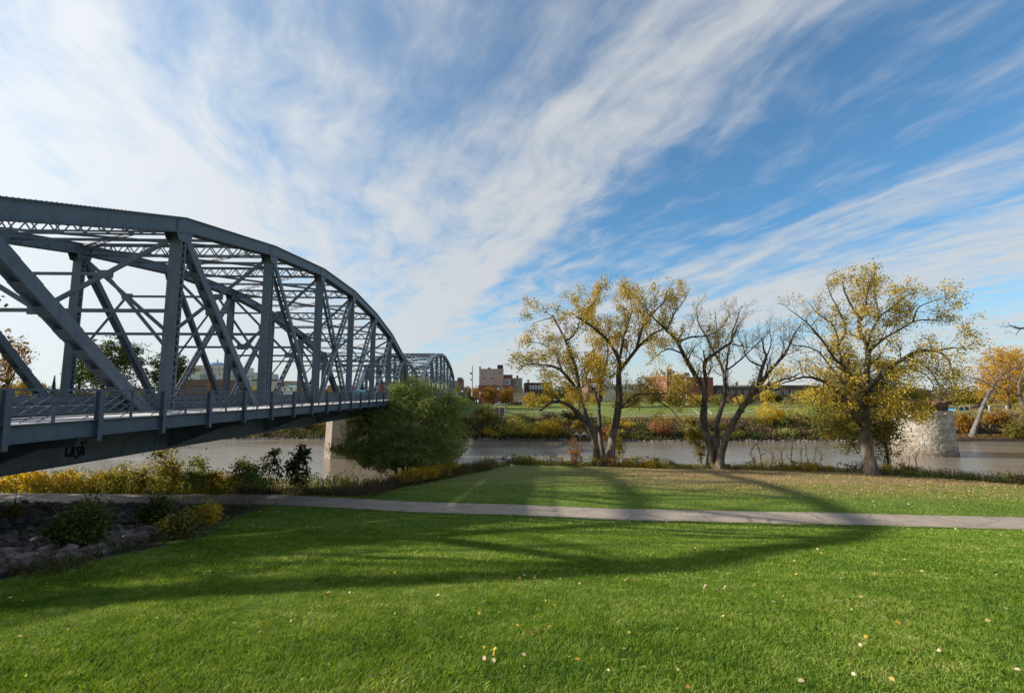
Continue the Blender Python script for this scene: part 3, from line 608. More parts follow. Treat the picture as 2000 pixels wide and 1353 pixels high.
L_weed = leafmat('weed_leaves', [(.10, .09, .02), (.25, .23, .04), (.42, .37, .06), (.6, .46, .07)], .35, zone=.35)
L_brush = leafmat('bank_brush_leaves', [(.09, .05, .035), (.23, .14, .08), (.25, .22, .065), (.44, .34, .14), (.58, .45, .2), (.30, .26, .08)], .3, zone=.13)
L_brown = leafmat('brown_weed_leaves', [(.05, .032, .022), (.10, .065, .04), (.17, .11, .07), (.13, .11, .04)], .25, zone=.3)
L_pink = leafmat('rusty_pink_leaves', [(.20, .08, .04), (.38, .17, .08), (.46, .26, .12)], .35, zone=.5)
L_spruce = leafmat('spruce_needles', [(.010, .022, .012), (.022, .045, .022), (.035, .06, .03)], .1, zone=.3)
L_gold_rod = leafmat('goldenrod_leaves', [(.34, .24, .03), (.68, .48, .04), (.85, .6, .05)], .5, zone=.6)
L_dkgreen = leafmat('dark_green_leaves', [(.015, .03, .008), (.03, .06, .012), (.06, .09, .015)], .3, zone=.5)  # darkest of the broadleaf greens

# ---------------------------------------------------------------- the three big cottonwoods, limbs laid along the photograph's
t1 = [([(1168, 903), (1163, 868), (1151, 831), (1132, 810), (1111, 791), (1082, 784), (1054, 802)], .52, .10, 0, -4, 'base'),
 ([(1151, 831), (1140, 800), (1134, 779), (1126, 724), (1105, 666), (1088, 631), (1078, 615)], .40, .05, 0, 2, ''),
 ([(1135, 782), (1122, 754), (1099, 726), (1082, 716), (1057, 712), (1028, 712), (1008, 728)], .28, .03, 0, -3, ''),
 ([(1082, 784), (1076, 772), (1066, 764)], .09, .03, -2, -3, ''),
 ([(1099, 726), (1085, 690), (1060, 672), (1035, 668)], .13, .03, -1, 3, ''), ([(1105, 666), (1125, 648), (1140, 600), (1152, 585)], .14, .03, 1, 3, ''),
 ([(1078, 620), (1060, 625), (1040, 632)], .07, .02, 2, 1, ''),
 ([(1178, 900), (1173, 860), (1171, 827), (1170, 798), (1172, 756), (1180, 723), (1188, 690), (1182, 655)], .36, .06, 1, 5, 'base'),
 ([(1171, 800), (1161, 765), (1146, 743), (1150, 720), (1160, 690), (1152, 655)], .2, .04, 2, 6, ''),
 ([(1191, 902), (1197, 848), (1207, 806), (1208, 774), (1208, 745), (1210, 715)], .55, .34, 0, 0, 'base'),
 ([(1210, 720), (1207, 697), (1186, 664), (1165, 645), (1147, 631), (1124, 617)], .30, .07, 0, -4, ''),
 ([(1147, 631), (1146, 610), (1160, 590), (1170, 580)], .11, .03, -3, -3, ''),
 ([(1210, 700), (1214, 680), (1220, 651), (1232, 616), (1234, 600), (1230, 578)], .20, .04, 0, 3, ''),
 ([(1232, 616), (1218, 600), (1205, 594)], .08, .03, 2, 3, ''),
 ([(1211, 722), (1216, 716), (1245, 680), (1268, 658), (1297, 640), (1310, 632)], .33, .05, 0, 3, ''),
 ([(1243, 682), (1252, 648), (1264, 620), (1276, 610), (1297, 589), (1302, 570)], .22, .04, 0, -3, ''),
 ([(1264, 620), (1250, 608), (1240, 603)], .08, .02, -1, -2, ''),
 ([(1209, 797), (1222, 786), (1233, 777), (1245, 769), (1268, 770), (1300, 768), (1325, 768)], .2, .05, 0, -5, ''),
 ([(1275, 771), (1294, 788), (1312, 801), (1325, 815), (1339, 827)], .11, .03, -3, -5, ''),
 ([(1210, 722), (1192, 735), (1180, 728), (1165, 712)], .12, .03, 0, -3, '')]
k1 = lambda x, y: np.where(y > 870, 0.0, 1.0)*np.where((x > 1185) & (y > 735) & (x < 1225), .3, 1)*np.where(x > 1300, .5, 1.0)
traced_tree('leftmost of the three large cottonwoods, many stems fanning from one base, half-bare yellow crown', (1180, 902), t1, 34000, L_gold, .2, .95, 4.2, 3, k1, up=.35, Yo=60.6, spread=.75)
t2 = [([(1390, 912), (1388, 869), (1376, 835), (1375, 798), (1376, 768), (1361, 739), (1349, 718), (1334, 690), (1322, 666), (1298, 641), (1278, 622), (1262, 600)], .56, .05, 0, -3, 'base'),
 ([(1325, 668), (1350, 658), (1378, 656), (1403, 645), (1421, 622), (1424, 600)], .15, .03, -1, 2, ''),
 ([(1303, 645), (1317, 612), (1330, 597), (1342, 575)], .14, .03, -2, 0, ''), ([(1332, 690), (1310, 682), (1290, 688), (1270, 705)], .12, .03, -1, -5, ''),
 ([(1376, 772), (1378, 743), (1376, 708), (1394, 693), (1413, 678), (1428, 668), (1430, 651), (1440, 622), (1448, 598)], .30, .04, 0, 2, ''),
 ([(1425, 670), (1449, 676), (1471, 678), (1500, 672)], .1, .02, 1, 4, ''), ([(1376, 705), (1375, 683)], .12, .08, 0, 0, ''),
 ([(1400, 908), (1401, 858), (1401, 823), (1410, 793), (1416, 768), (1414, 731), (1403, 703), (1390, 680), (1378, 654), (1365, 633), (1360, 600)], .42, .04, 2, 5, 'base'),
 ([(1415, 740), (1420, 710), (1421, 693), (1427, 670), (1440, 640), (1462, 610)], .18, .03, 3, 6, ''),
 ([(1421, 722), (1448, 701), (1471, 678), (1499, 653), (1505, 630)], .13, .02, 3, 7, ''), ([(1405, 712), (1404, 680), (1400, 640), (1396, 612)], .12, .03, 4, 5, ''),
 ([(1405, 912), (1410, 880), (1422, 844), (1439, 812), (1460, 781), (1477, 760), (1487, 726), (1491, 711), (1496, 699), (1492, 681), (1487, 660)], .50, .06, -1, -4, 'base'),
 ([(1490, 716), (1467, 706), (1455, 690), (1450, 668)], .13, .03, -3, -5, ''), ([(1496, 699), (1506, 670), (1502, 640)], .1, .02, -3, -5, ''),
 ([(1477, 762), (1506, 722), (1521, 705), (1538, 683), (1547, 662), (1555, 647), (1567, 628)], .26, .04, -1, 1, ''), ([(1521, 705), (1530, 680), (1524, 655)], .1, .02, 0, 2, ''),
 ([(1478, 767), (1502, 751), (1531, 741), (1550, 736), (1562, 728)], .22, .05, -1, -4, ''), ([(1439, 812), (1448, 806), (1455, 803)], .13, .08, 0, 0, ''),
 ([(1376, 800), (1368, 790), (1345, 770), (1322, 760), (1300, 745)], .12, .03, 0, -4, '')]
k2 = lambda x, y: np.where(y > 880, 0, 1.0)*np.where(x < 1345, 1.5, .4)*np.where((x > 1430) & (y < 720), .18, 1)*np.where(x > 1480, .25, 1)*np.where(y > 760, .8, 1.0)
traced_tree('middle one of the three large cottonwoods, three dark leaning stems and an almost leafless crown', (1395, 913), t2, 8500, L_gold, .17, .8, 3.6, 3, k2, up=.4, Yo=58.6)
t3 = [([(1704, 927), (1698, 895), (1691, 858), (1688, 827), (1688, 806), (1687, 785), (1689, 764)], .68, .46, 0, 0, 'base'),
 ([(1688, 832), (1672, 816), (1660, 791), (1649, 778), (1631, 758), (1606, 744), (1576, 736), (1548, 742), (1520, 752)], .38, .05, 0, -4, ''),
 ([(1688, 770), (1670, 748), (1647, 714), (1629, 700), (1610, 670), (1585, 640), (1569, 624), (1539, 603)], .25, .03, 0, -3, ''),
 ([(1660, 752), (1643, 744), (1620, 714), (1601, 689), (1576, 677), (1550, 674), (1530, 660)], .16, .03, 0, 3, ''),
 ([(1686, 775), (1666, 751), (1649, 718), (1640, 690), (1629, 638), (1594, 610), (1580, 590)], .27, .03, 1, 3, ''), ([(1638, 672), (1652, 643), (1640, 610), (1622, 575), (1615, 552)], .15, .03, 1, 4, ''),
 ([(1689, 766), (1692, 735), (1695, 707), (1693, 675), (1679, 647), (1677, 620), (1666, 603), (1650, 570), (1645, 548)], .38, .04, 0, 0, ''),
 ([(1679, 640), (1690, 600), (1694, 570), (1704, 540)], .13, .03, 0, -3, ''),
 ([(1694, 680), (1700, 656), (1716, 622), (1741, 601), (1767, 580), (1790, 570)], .2, .03, 0, 3, ''), ([(1716, 622), (1712, 590), (1705, 562)], .12, .03, 1, 2, ''),
 ([(1692, 762), (1700, 755), (1718, 737), (1741, 716), (1776, 693), (1799, 684), (1827, 686), (1850, 700), (1862, 730)], .33, .05, 0, -4, ''),
 ([(1827, 686), (1855, 680), (1880, 680), (1900, 682)], .1, .02, -3, -4, ''), ([(1776, 693), (1800, 710), (1825, 735), (1840, 770)], .12, .03, -2, -5, ''),
 ([(1697, 700), (1700, 684), (1730, 659), (1758, 643), (1783, 629), (1810, 624), (1845, 626)], .2, .03, 0, 1, ''), ([(1783, 629), (1792, 603), (1815, 590), (1835, 585)], .1, .02, 1, 2, ''),
 ([(1735, 722), (1760, 720), (1787, 722), (1815, 738), (1825, 760)], .12, .03, 0, -3, ''), ([(1690, 765), (1714, 762), (1740, 768), (1770, 790), (1790, 815)], .13, .03, 0, -5, ''),
 ([(1689, 800), (1720, 790), (1750, 800), (1775, 830)], .12, .03, 0, -4, '')]
k3 = lambda x, y: np.where((x > 1825) & (y > 785), .1, 1)*np.where(y > 840, .25, 1.0)*np.where((x < 1620) & (y < 720), .2, 1)*np.where((x > 1680) & (x < 1700) & (y > 790), .1, 1)*np.where(y > 700, 1.5, 1)
traced_tree('rightmost, fullest large cottonwood, its pale straight trunk marked by an orange dot', (1703, 927), t3, 26000, L_gold, .19, .95, 4.0, 3, k3, up=.3, spread=.75)
P = at(1693, 904, hit(1703, 927)[1]-1.05); mb = MB(); mb.cone(P, (-.1, -1, 0), .13, .03, 10); dot_ = mb.build('paint_dot', pmat('orange_paint', [(.75, .12, .03)], 1, .6), bpy.data.objects['cottonwood_tree.002'])
# denser olive-yellow trees right behind them
def P_(x, y, Y): return at(x, y, Y)
def lobe(x, y, Y, rx, rz, ry=None): p = at(x, y, Y); s_ = Y/FPX; return (p[0], p[1], p[2], rx*s_, (ry or rx)*s_, rz*s_)
def bb(x, Y): p = at(x, 800, Y); return V(p[0], Y, g1(p[0], Y))
bushy('boxelder_tree', 'dense olive-yellow tree with low drooping crown right behind the rightmost cottonwood', 'tree', bb(1730, 60), [lobe(1722, 800, 60, 38, 80), lobe(1650, 770, 61, 48, 60), lobe(1620, 820, 62, 30, 45), lobe(1780, 785, 60, 36, 30), lobe(1730, 860, 60, 24, 45), lobe(1700, 730, 61, 50, 35), lobe(1660, 850, 61, 26, 45)], 27000, L_olive, .21, .5, .35, .2, stems=14, twigs=6)
bushy('leafy_sapling', 'olive-leaved young tree pressed against the left side of the middle cottonwood trunk', 'sapling', bb(1368, 62), [lobe(1367, 865, 62, 9, 38), lobe(1352, 850, 62, 10, 22)], 2200, L_olive, .2, .3, .3, 0, stems=4)
bushy('leafy_sapling', 'drooping golden-leaved young tree against the right side of the leftmost cottonwood trunks', 'sapling', bb(1205, 68), [lobe(1200, 862, 66, 15, 30), lobe(1212, 880, 66, 10, 16)], 1500, L_gold, .2, .3, .3, 0, stems=4)

# ---------------------------------------------------------------- willow by the bridge and the near-bank plants
Yw = 55
lob = [lobe(805, 822, Yw, 62, 62), lobe(770, 785, Yw, 40, 32), lobe(882, 790, 54, 22, 38), lobe(868, 850, 54, 36, 50), lobe(720, 850, 53, 38, 42), lobe(705, 815, 53, 28, 24), lobe(790, 880, Yw, 75, 30), lobe(812, 770, 56, 34, 26), lobe(740, 895, 54, 55, 26), lobe(830, 895, 54, 58, 28), lobe(900, 870, 54, 14, 24), lobe(690, 880, 54, 30, 26)]; lob = [(a, b, c, d, e*.6, f) for a, b, c, d, e, f in lob]
wb = bb(800, Yw); C_ = cloud(lob, 17000, .38, .5, .28); C_ = C_[(np.sin(C_[:, 0]*2.1+C_[:, 2]*1.7)+np.sin(C_[:, 2]*2.6-C_[:, 1]*1.3) > -1.45)]; C_ = C_[C_[:, 2] > gz(C_[:, 0], C_[:, 1])+.2]
root = empty('willow_tree', tuple(wb), 'big bushy green willow growing in front of the bridge pier', 'tree')
C_ = C_[(C_[:, 0] > -12.6) | (C_[:, 2] < 10.6)]
spray('crown', C_, 1.15, 12, .28, L_willow, root, .9, .22, .45, .55, 0)
T_ = Tree()
for i in range(9):
    l = lob[i % len(lob)]; e = V(*l[:3])+V(0, 0, l[5]*.5); b0 = wb+V(R.uniform(-.7, .7), R.uniform(-.5, .5), -.3)
    w_ = smooth_pts([b0, b0*.55+e*.45+V(R.uniform(-.4, .4), 0, .6), e]); T_.mb.tube(w_, list(np.linspace(.17, .04, len(w_))), 7, cap=False); T_.grow(w_, .12, .03, 1, 2, .7, 2.0, .4, .2)
T_.mb.build('trunk', bark_d, root, smooth=True)

def bank(x, back=.6):
    Y = 55.0
    for _ in range(12): X = at(x, 900, Y)[0]; Y = float(yedge(X))+back
    return V(at(x, 900, Y)[0], Y, g1(at(x, 900, Y)[0], Y))
def strip(label, name, cat, pxs_, h, n, mat, lsize, nleaf=12, dy=0.0, spread=.35, aspect=.35, wid=10, group=None, lo=.1, bend=.3):
    """a mass of stalks along a line of ground pixels"""
    W = np.array([hit(x, y)+V(0, dy, 0) for x, y in pxs_]); t = R.uniform(0, len(W)-1, n); i = t.astype(int).clip(0, len(W)-2); f = (t-i)[:, None]
    P = W[i]*(1-f)+W[i+1]*f; P[:, :2] += R.normal(size=(n, 2))*wid; P[:, 2] = gz(P[:, 0], P[:, 1]); cen = W.mean(0); root = empty(name, (cen[0], cen[1], g1(cen[0], cen[1])), label, cat, group)
    spray('leaves', P, h, nleaf, lsize, mat, root, spread, aspect, bend, 1.0, lo)
    mb = MB()
    for p in P[:min(n, 160)]: mb.tube([p, p+V(R.normal()*.15, R.normal()*.15, h*R.uniform(.6, 1))], [.014, .006], 3, cap=False)
    mb.build('stems', bark_d, root); return root
# big undergrowth masses nobody could count
def mass(name, pts, h, nleaf, lsize, mat, spread=.4, aspect=.35, bend=.3, lo=.05): o = spray(name, pts, h, nleaf, lsize, mat, None, spread, aspect, bend, 1.0, lo); return tag(o, kind='stuff')
def scatter(n, x0, x1, yf0, yf1, pw=1.0):
    X = R.uniform(x0, x1, n); f = R.random(n)**pw; Y = yf0(X)+(yf1(X)-yf0(X))*f; return np.stack([X, Y, gz(X, Y)], 1)
mass('undergrowth', scatter(2200, -16, -.5, lambda X: yedge(X)-1.2, lambda X: yedge(X)+5), 1.2, 14, .16, leafmat('willow_foot_weeds', [(.05, .035, .02), (.11, .085, .035), (.20, .16, .05), (.36, .25, .04)], .3), .4, .35)
tag_ = lambda o, l: tag(o, l, 'undergrowth')
e0 = lambda X: yedge(X)+.2
mass('undergrowth', scatter(4500, -2, 62, e0, lambda X: yedge(X)+4), .5, 14, .13, L_weed, .6)
def blobs(n, x0, x1, yf, r0, r1, h0, h1, k, size, mats):
    by = {}
    for q in range(n):
        x_ = R.uniform(x0, x1); y_ = float(yf(x_)); r_ = R.uniform(r0, r1); h_ = R.uniform(h0, h1); z_ = g1(x_, y_); c = cloud([(x_, y_, z_+h_*.45, r_, r_*.6, h_*.55), (x_+R.uniform(-r_, r_), y_, z_+h_*.7, r_*.4, r_*.4, h_*.45)], k, r_*.2, .3)
        by.setdefault(int(R.integers(0, len(mats))), []).append(c[c[:, 2] > gz(c[:, 0], c[:, 1])])
    for m_, cs in by.items(): tag(leaves('undergrowth', np.concatenate(cs), size, mats[m_]), kind='stuff')
blobs(70, -1, 62, lambda x: yedge(x)+R.uniform(.3, 2.2), .5, 1.4, .5, 1.35, 420, .13, [L_yel, L_gold_rod, L_brown, L_willow, L_weed, L_pink, L_weed, L_yel])
mass('undergrowth', scatter(1500, 44, 75, lambda X: yedge(X)-.5, lambda X: yedge(X)+3), 1.1, 14, .17, L_brown, .3, .25)
mass('undergrowth', scatter(1800, 44, 75, lambda X: yedge(X)-2.5, lambda X: yedge(X)+1.5), .8, 12, .22, L_green, .3, .12)
mass('undergrowth', scatter(2600, -75, -14, lambda X: yedge(X)+1, lambda X: yedge(X)+14), 1.9, 16, .20, leafmat('green_bank_leaves', [(.07, .09, .02), (.17, .20, .03), (.36, .31, .05), (.5, .38, .05)], .35), .4, .4)
mass('undergrowth', scatter(1500, -70, -27, lambda X: yedge(X)+1, lambda X: yedge(X)+9), 2.5, 18, .2, leafmat('tall_bank_leaves', [(.07, .09, .02), (.18, .21, .04), (.40, .33, .05)], .35), .5, .4)
mass('undergrowth', scatter(1500, -50, -14, lambda X: yedge(X)-3, lambda X: yedge(X)+1), 1.3, 14, .16, L_weed, .4, .4)
mass('undergrowth', scatter(2600, -22, -9.5, lambda X: ypath(X)+2.2, lambda X: yedge(X)+4), .75, 12, .16, L_brown, .35, .25)
# yellow shrubs behind the path under the bridge, one by one
yl = [(30, 955, 22, 30, L_gold_rod), (85, 955, 30, 34, L_gold_rod), (150, 952, 28, 30, L_gold_rod), (205, 955, 26, 32, L_yel), (245, 950, 26, 42, L_weed), (295, 948, 24, 40, L_weed), (345, 950, 30, 62, L_weed), (395, 950, 26, 45, L_willow), (430, 948, 24, 32, L_yel), (470, 950, 26, 40, L_weed), (505, 948, 22, 36, L_willow)]
lb = ['golden-yellow shrub farthest left behind the path under the bridge', 'wide golden shrub behind the path under the span, second from the left edge', 'golden shrub below the sprayed word, behind the dark path', 'bright yellow rounded shrub behind the path, right of the golden ones', 'olive shrub behind the path just left of the tallest one', 'yellow-green shrub hugging the left side of the tallest bank shrub', 'tallest yellow-green shrub of the row on the bank under the span', 'green leafy shrub just right of the tallest bank shrub', 'small bright yellow shrub between two green ones on the bank', 'yellow-green shrub left of the dark bushes by the river', 'last green shrub of the lit row, beside the dark bushes']
for (x, y, rx, h, m_), l in zip(yl, lb):
    Yb = 41+R.uniform(-.6, .6); b_ = bb(x, Yb); s_ = Yb/FPX; lo_ = [(b_[0], Yb, b_[2]+h*s_*.45, rx*s_, 1.4, h*s_*.8), (b_[0]+R.uniform(-1, 1)*rx*s_*.5, Yb, b_[2]+h*s_*1.3, rx*s_*.55, .9, h*s_*.5)]
    bushy('shrub', l, 'shrub', b_, lo_, 4200, m_, .17, .28, .3, 0, stems=6, group='shrubs in a row behind the path under the bridge', twigs=5)
for x, y, rx, h, l in ((535, 918, 22, 42, 'thin dark-leaved bush against the shining river, left of the pier'), (588, 916, 24, 44, 'rounded dark-leaved bush against the river, nearest the concrete pier')):
    Yb = 47; b_ = bb(x, Yb); s_ = Yb/FPX; top = at(x, y-h, Yb)[2]; lo_ = [(b_[0], Yb, (b_[2]+top)/2, rx*s_*.9, .9, (top-b_[2])*.5), (b_[0]+.3, Yb, top-.5, rx*s_*.5, .6, .7)]
    bushy('shrub', l, 'shrub', b_, lo_, 2300 if x > 560 else 900, L_dkgreen, .22, .22, .25, 0, stems=7, twigs=8)
strip('long drift of golden-yellow goldenrod at the edge of the lawn, below the willow', 'goldenrod', 'plants', [(738, 954), (790, 948), (840, 938), (880, 928), (930, 914)], 1.5, 1500, L_gold_rod, .15, 26, 0, .3, .45, .55, lo=.35)
strip('brown seeding weeds between the goldenrod and the river', 'weeds', 'plants', [(880, 915), (930, 908), (965, 905)], 1.1, 350, L_brown, .13, 14, .8, .3, .35, .7)
for x, y, h, n, m_, l in ((946, 908, 30, 26, L_weed, 'thin yellowing weed stalk standing tallest left of the riverside row'), (970, 907, 22, 22, L_weed, 'leaning yellow-green weed beside the tallest stalk on the bank'), (996, 907, 13, 14, L_weed, 'short weed on the bank above the white litter'), (1027, 908, 24, 24, L_willow, 'green leaning weed standing between two short ones at the river edge'), (1065, 908, 26, 26, L_willow, 'upright green weed left of the rust-coloured shrub'), (1290, 912, 14, 16, L_weed, 'low yellow weed between the leftmost and middle cottonwoods'), (1600, 918, 14, 16, L_orange, 'orange-tinged weed among the bare saplings')):
    b_ = bank(x); s_ = b_[1]/FPX; root = empty('weed_plant', tuple(b_), l, 'plant', 'weeds standing against the river'); B_ = b_+R.normal(size=(5, 3))*V(.25, .2, 0)
    spray('leaves', B_, h*s_, n*2, .17, m_, root, .25, .4, .2, 1, .25); mb = MB()
    for q in B_: mb.tube([q-V(0, 0, .1), q+V(R.normal()*.1, 0, h*s_*.9)], [.02, .008], 4, cap=False)
    mb.build('stems', bark_d, root)
b_ = bank(1125); s_ = b_[1]/FPX
bushy('rusty_shrub', 'rust-pink leaved shrub on the bank left of the leftmost cottonwood', 'shrub', b_, [(b_[0], b_[1], b_[2]+22*s_, 17*s_, 1, 16*s_), (b_[0]-4*s_, b_[1], b_[2]+42*s_, 9*s_, .6, 14*s_)], 900, L_pink, .17, .2, .2, 0, stems=9, twigs=6)
# bare saplings against the water
for i, (x, h, l) in enumerate(((1470, 42, 'leftmost of the bare saplings, a few red leaves left'), (1487, 48, 'second bare sapling, red leaves on its twigs'), (1504, 38, 'crooked bare sapling with forked top, third of the row'), (1528, 46, 'leaning bare sapling standing left of the tallest one'), (1546, 60, 'tallest bare sapling of the row against the river'), (1564, 40, 'short straight bare sapling right of the tallest'), (1580, 46, 'bare sapling at the left of the close pair'), (1592, 44, 'bare sapling at the right of the close pair'), (1605, 40, 'last bare sapling of the row before the rightmost cottonwood'), (1742, 40, 'bare thin sapling left of the pair under the olive tree'), (1775, 34, 'lone thin sapling in front of the left side of the stone pier'), (1790, 46, 'taller thin sapling in front of the stone pier'))):
    b_ = bank(x, .9); s_ = b_[1]/FPX; root = empty('bare_sapling', tuple(b_), l, 'sapling', 'bare saplings on the near bank'); T_ = Tree(); H_ = h*s_
    w_ = smooth_pts([b_-V(0, 0, .2), b_+V(R.normal()*.12, 0, H_*.35), b_+V(R.normal()*.25, .1, H_*.7), b_+V(R.normal()*.35, .1, H_)]); T_.mb.tube(w_, list(np.linspace(.05, .012, len(w_))), 5, cap=False); T_.grow(w_, .04, .01, 1, 2, .3, .9, .5, .25)
    T_.mb.build('trunk', bark_d, root); tips = np.array([p for p, _ in T_.tips]); m_ = 90 if i < 2 else 12; leaves('leaves', tips[R.integers(0, len(tips), m_)]+R.normal(size=(m_, 3))*.06, .13, L_pink if i < 2 else L_weed, root)

# ---------------------------------------------------------------- far bank
fb0 = lambda X: yfar(X)+.6
def far_mask(P): return P[(P[:, 0] < 101)|(P[:, 0] > 235)]
mass('undergrowth', far_mask(scatter(17000, -120, 180, fb0, lambda X: yfar(X)+13.5, .9)), .8, 10, .3, L_brush, 1.0, .35, .7)
mass('undergrowth', far_mask(scatter(2500, -60, 180, lambda X: yfar(X)+11, lambda X: yfar(X)+18)), 1.0, 9, .3, leafmat('tan_dry_grass', [(.16, .12, .06), (.34, .26, .12), (.45, .36, .18)], .3), .5, .25, .4)
blobs(95, -75, 102, lambda x: yfar(x)+R.uniform(1, 13), 1.2, 4.2, .9, 2.4, 700, .32, [L_weed, L_olive, L_brown, L_gold_rod, L_olive, L_green, L_brown, L_willow])
mass('undergrowth', far_mask(scatter(2600, -60, 110, fb0, lambda X: yfar(X)+4.5)), 1.0, 10, .42, leafmat('green_brush_leaves', [(.04, .045, .015), (.09, .10, .02), (.20, .17, .03)], .3, zone=.15), .5, .5)
mass('undergrowth', scatter(1500, 104, 230, lambda X: yfar(X)+10, lambda X: yfar(X)+17), 1.9, 12, .42, L_brush, .5, .5, .4)
mass('leaf_litter', scatter(3000, 104, 180, lambda X: yfar(X)+1, lambda X: yfar(X)+9), .06, 1, .3, L_orange, 1, .8)
rk = MB(); rkm = pmat('shore_stone', [(.12, .11, .10), (.3, .28, .26)], 1, .9)
def rock(mb, p, s, fl=.65):
    u = unit(1)[0]; ico = []
    for a in range(3):
        for b in range(6):
            th = (a+.7)*math.pi/3.4; ph = b*math.pi/3+a*.5; ico.append(V(math.sin(th)*math.cos(ph), math.sin(th)*math.sin(ph), math.cos(th)*fl))
    vs = [V(0, 0, fl)]+ico+[V(0, 0, -fl)]; sc = s*(V(1, 1, 1)+R.uniform(-.25, .25, 3)); vs = [V(*p)+v*sc*R.uniform(.82, 1.15) for v in vs]
    f = [(0, 1+i, 1+(i+1) % 6) for i in range(6)]
    for a in range(2): f += [(1+a*6+i, 7+a*6+i, 7+a*6+(i+1) % 6, 1+a*6+(i+1) % 6) for i in range(6)]
    f += [(19, 13+(i+1) % 6, 13+i) for i in range(6)]; mb.add(vs, f)
for i in range(700):
    x = R.uniform(-110, 100); y = float(yfar(x))+R.uniform(-.5, .9); rock(rk, (x, y, g1(x, y)+.05), R.uniform(.12, .42))
tag(rk.build('shore_rubble', rkm), kind='stuff')
# far-bank shrubs one can tell apart
for x, y, Y, rx, rz, m_, nm, l in ((1290, 832, 124, 26, 14, L_pink, 'shrub', 'rust-red low shrub on the far bank left of the middle cottonwood'), (1505, 806, 130, 28, 22, L_gold_rod, 'shrub', 'golden feathery shrub on the far bank, left of the taller one'), (1560, 800, 132, 38, 34, L_weed, 'shrub', 'large pale golden shrub on the far bank seen between two cottonwoods'), (1605, 812, 128, 26, 26, L_willow, 'shrub', 'greenish shrub on the far bank beside the large golden one'), (1612, 838, 124, 26, 14, L_green, 'shrub', 'low bright green shrub at the far waterline by the olive tree'),
        (1010, 832, 125, 40, 14, L_weed, 'shrub', 'low yellow-olive shrub at the far waterline left of the pipes'), (1070, 834, 124, 26, 12, L_yel, 'shrub', 'yellowish shrub next to the culvert pipes'), (945, 812, 133, 26, 16, L_olive, 'shrub', 'olive shrub at the top of the far bank below the two orange trees'), (1190, 845, 123, 18, 9, L_pink, 'shrub', 'low reddish shrub at the far waterline behind the leftmost cottonwood'),
        (1985, 845, 119, 24, 20, L_olive, 'shrub', 'yellow-olive shrub on the far shore at the right edge'), (1945, 815, 128, 24, 14, L_orange, 'shrub', 'orange shrub at the top of the far bank near the dark car'), (1885, 830, 128, 16, 20, L_orange, 'shrub', 'orange shrub below the blue shelter wall')):
    b_ = bb(x, Y); s_ = Y/FPX; l0 = lobe(x, y, Y, rx, rz, rx*.6); bushy(nm, l, 'shrub', b_, [l0, (l0[0]+rx*s_*.4, Y, l0[2]-rz*s_*.3, rx*s_*.6, rx*s_*.5, rz*s_*.7)], 2600, m_, .34, .5, .3, 0, stems=4, group='shrubs on the far bank')

# culvert pipes
fw_c = pmat('old_pipe_concrete', [(.13, .115, .1), (.25, .22, .19)], 1.5, .9)
for x, l in ((1124, 'left of the two round concrete culvert pipes at the far waterline'), (1140, 'right of the two round concrete culvert pipes at the far waterline')):
    c = at(x, 855.5, 121.5); root = empty('culvert_pipe', (c[0], 121.5, c[2]), l, 'pipe', 'culvert pipes'); mb = MB(); n = 20; r1, r0 = 1.15, .95; vs = []
    for yy in (121.3, 126):
        for r_ in (r1, r0):
            for i in range(n): a = 2*math.pi*i/n; vs.append((c[0]+(yy-121.3)*.25+r_*math.cos(a), yy, c[2]-.1+r_*math.sin(a)))
    f = []
    for i in range(n): j = (i+1) % n; f += [(i, j, 2*n+j, 2*n+i), (n+j, n+i, 3*n+i, 3*n+j), (j, i, n+i, n+j), (2*n+i, 2*n+j, 3*n+j, 3*n+i)]
    mb.add(vs, f); mb.build('ring', fw_c, root, smooth=False); MB().tube([(c[0]+.2, 122.3, c[2]-.1), (c[0]+.2, 122.4, c[2]-.1)], r0-.005, 20).build('silt', pmat('pipe_silt', [(.16, .11, .07), (.25, .18, .12)], 2, .9), root)

def islandvar(m_, lo, hi):
    nt = m_.node_tree; b = [n for n in nt.nodes if n.type == 'BSDF_PRINCIPLED'][0]; g = nt.nodes.new('ShaderNodeNewGeometry'); mr = nt.nodes.new('ShaderNodeMapRange'); mr.inputs[3].default_value = lo; mr.inputs[4].default_value = hi; nt.links.new(g.outputs['Random Per Island'], mr.inputs[0])
    sc = nt.nodes.new('ShaderNodeVectorMath'); sc.operation = 'SCALE'; nt.links.new(b.inputs['Base Color'].links[0].from_socket, sc.inputs[0]); nt.links.new(mr.outputs[0], sc.inputs['Scale']); nt.links.new(sc.outputs[0], b.inputs['Base Color'])
# ---------------------------------------------------------------- the round stone pier of the lost bridge
stone = pmat('limestone', [(.24, .19, .14), (.46, .40, .32), (.58, .53, .44)], .35, .92, 8, .7, 2.5)
stm = stone.node_tree; t_ = stm.nodes; bs = [n for n in t_ if n.type == 'BSDF_PRINCIPLED'][0]; g_ = t_.new('ShaderNodeNewGeometry'); mr = t_.new('ShaderNodeMapRange'); mr.inputs[3].default_value = .68; mr.inputs[4].default_value = 1.12
mxn = t_.new('ShaderNodeMix'); mxn.data_type = 'RGBA'; mxn.blend_type = 'MULTIPLY'; mxn.inputs[0].default_value = 1; src = bs.inputs['Base Color'].links[0].from_socket
stm.links.new(g_.outputs['Random Per Island'], mr.inputs[0]); cc_ = t_.new('ShaderNodeCombineXYZ')
for i in range(3): stm.links.new(mr.outputs[0], cc_.inputs[i])
stm.links.new(src, mxn.inputs[6]); stm.links.new(cc_.outputs[0], mxn.inputs[7]); 
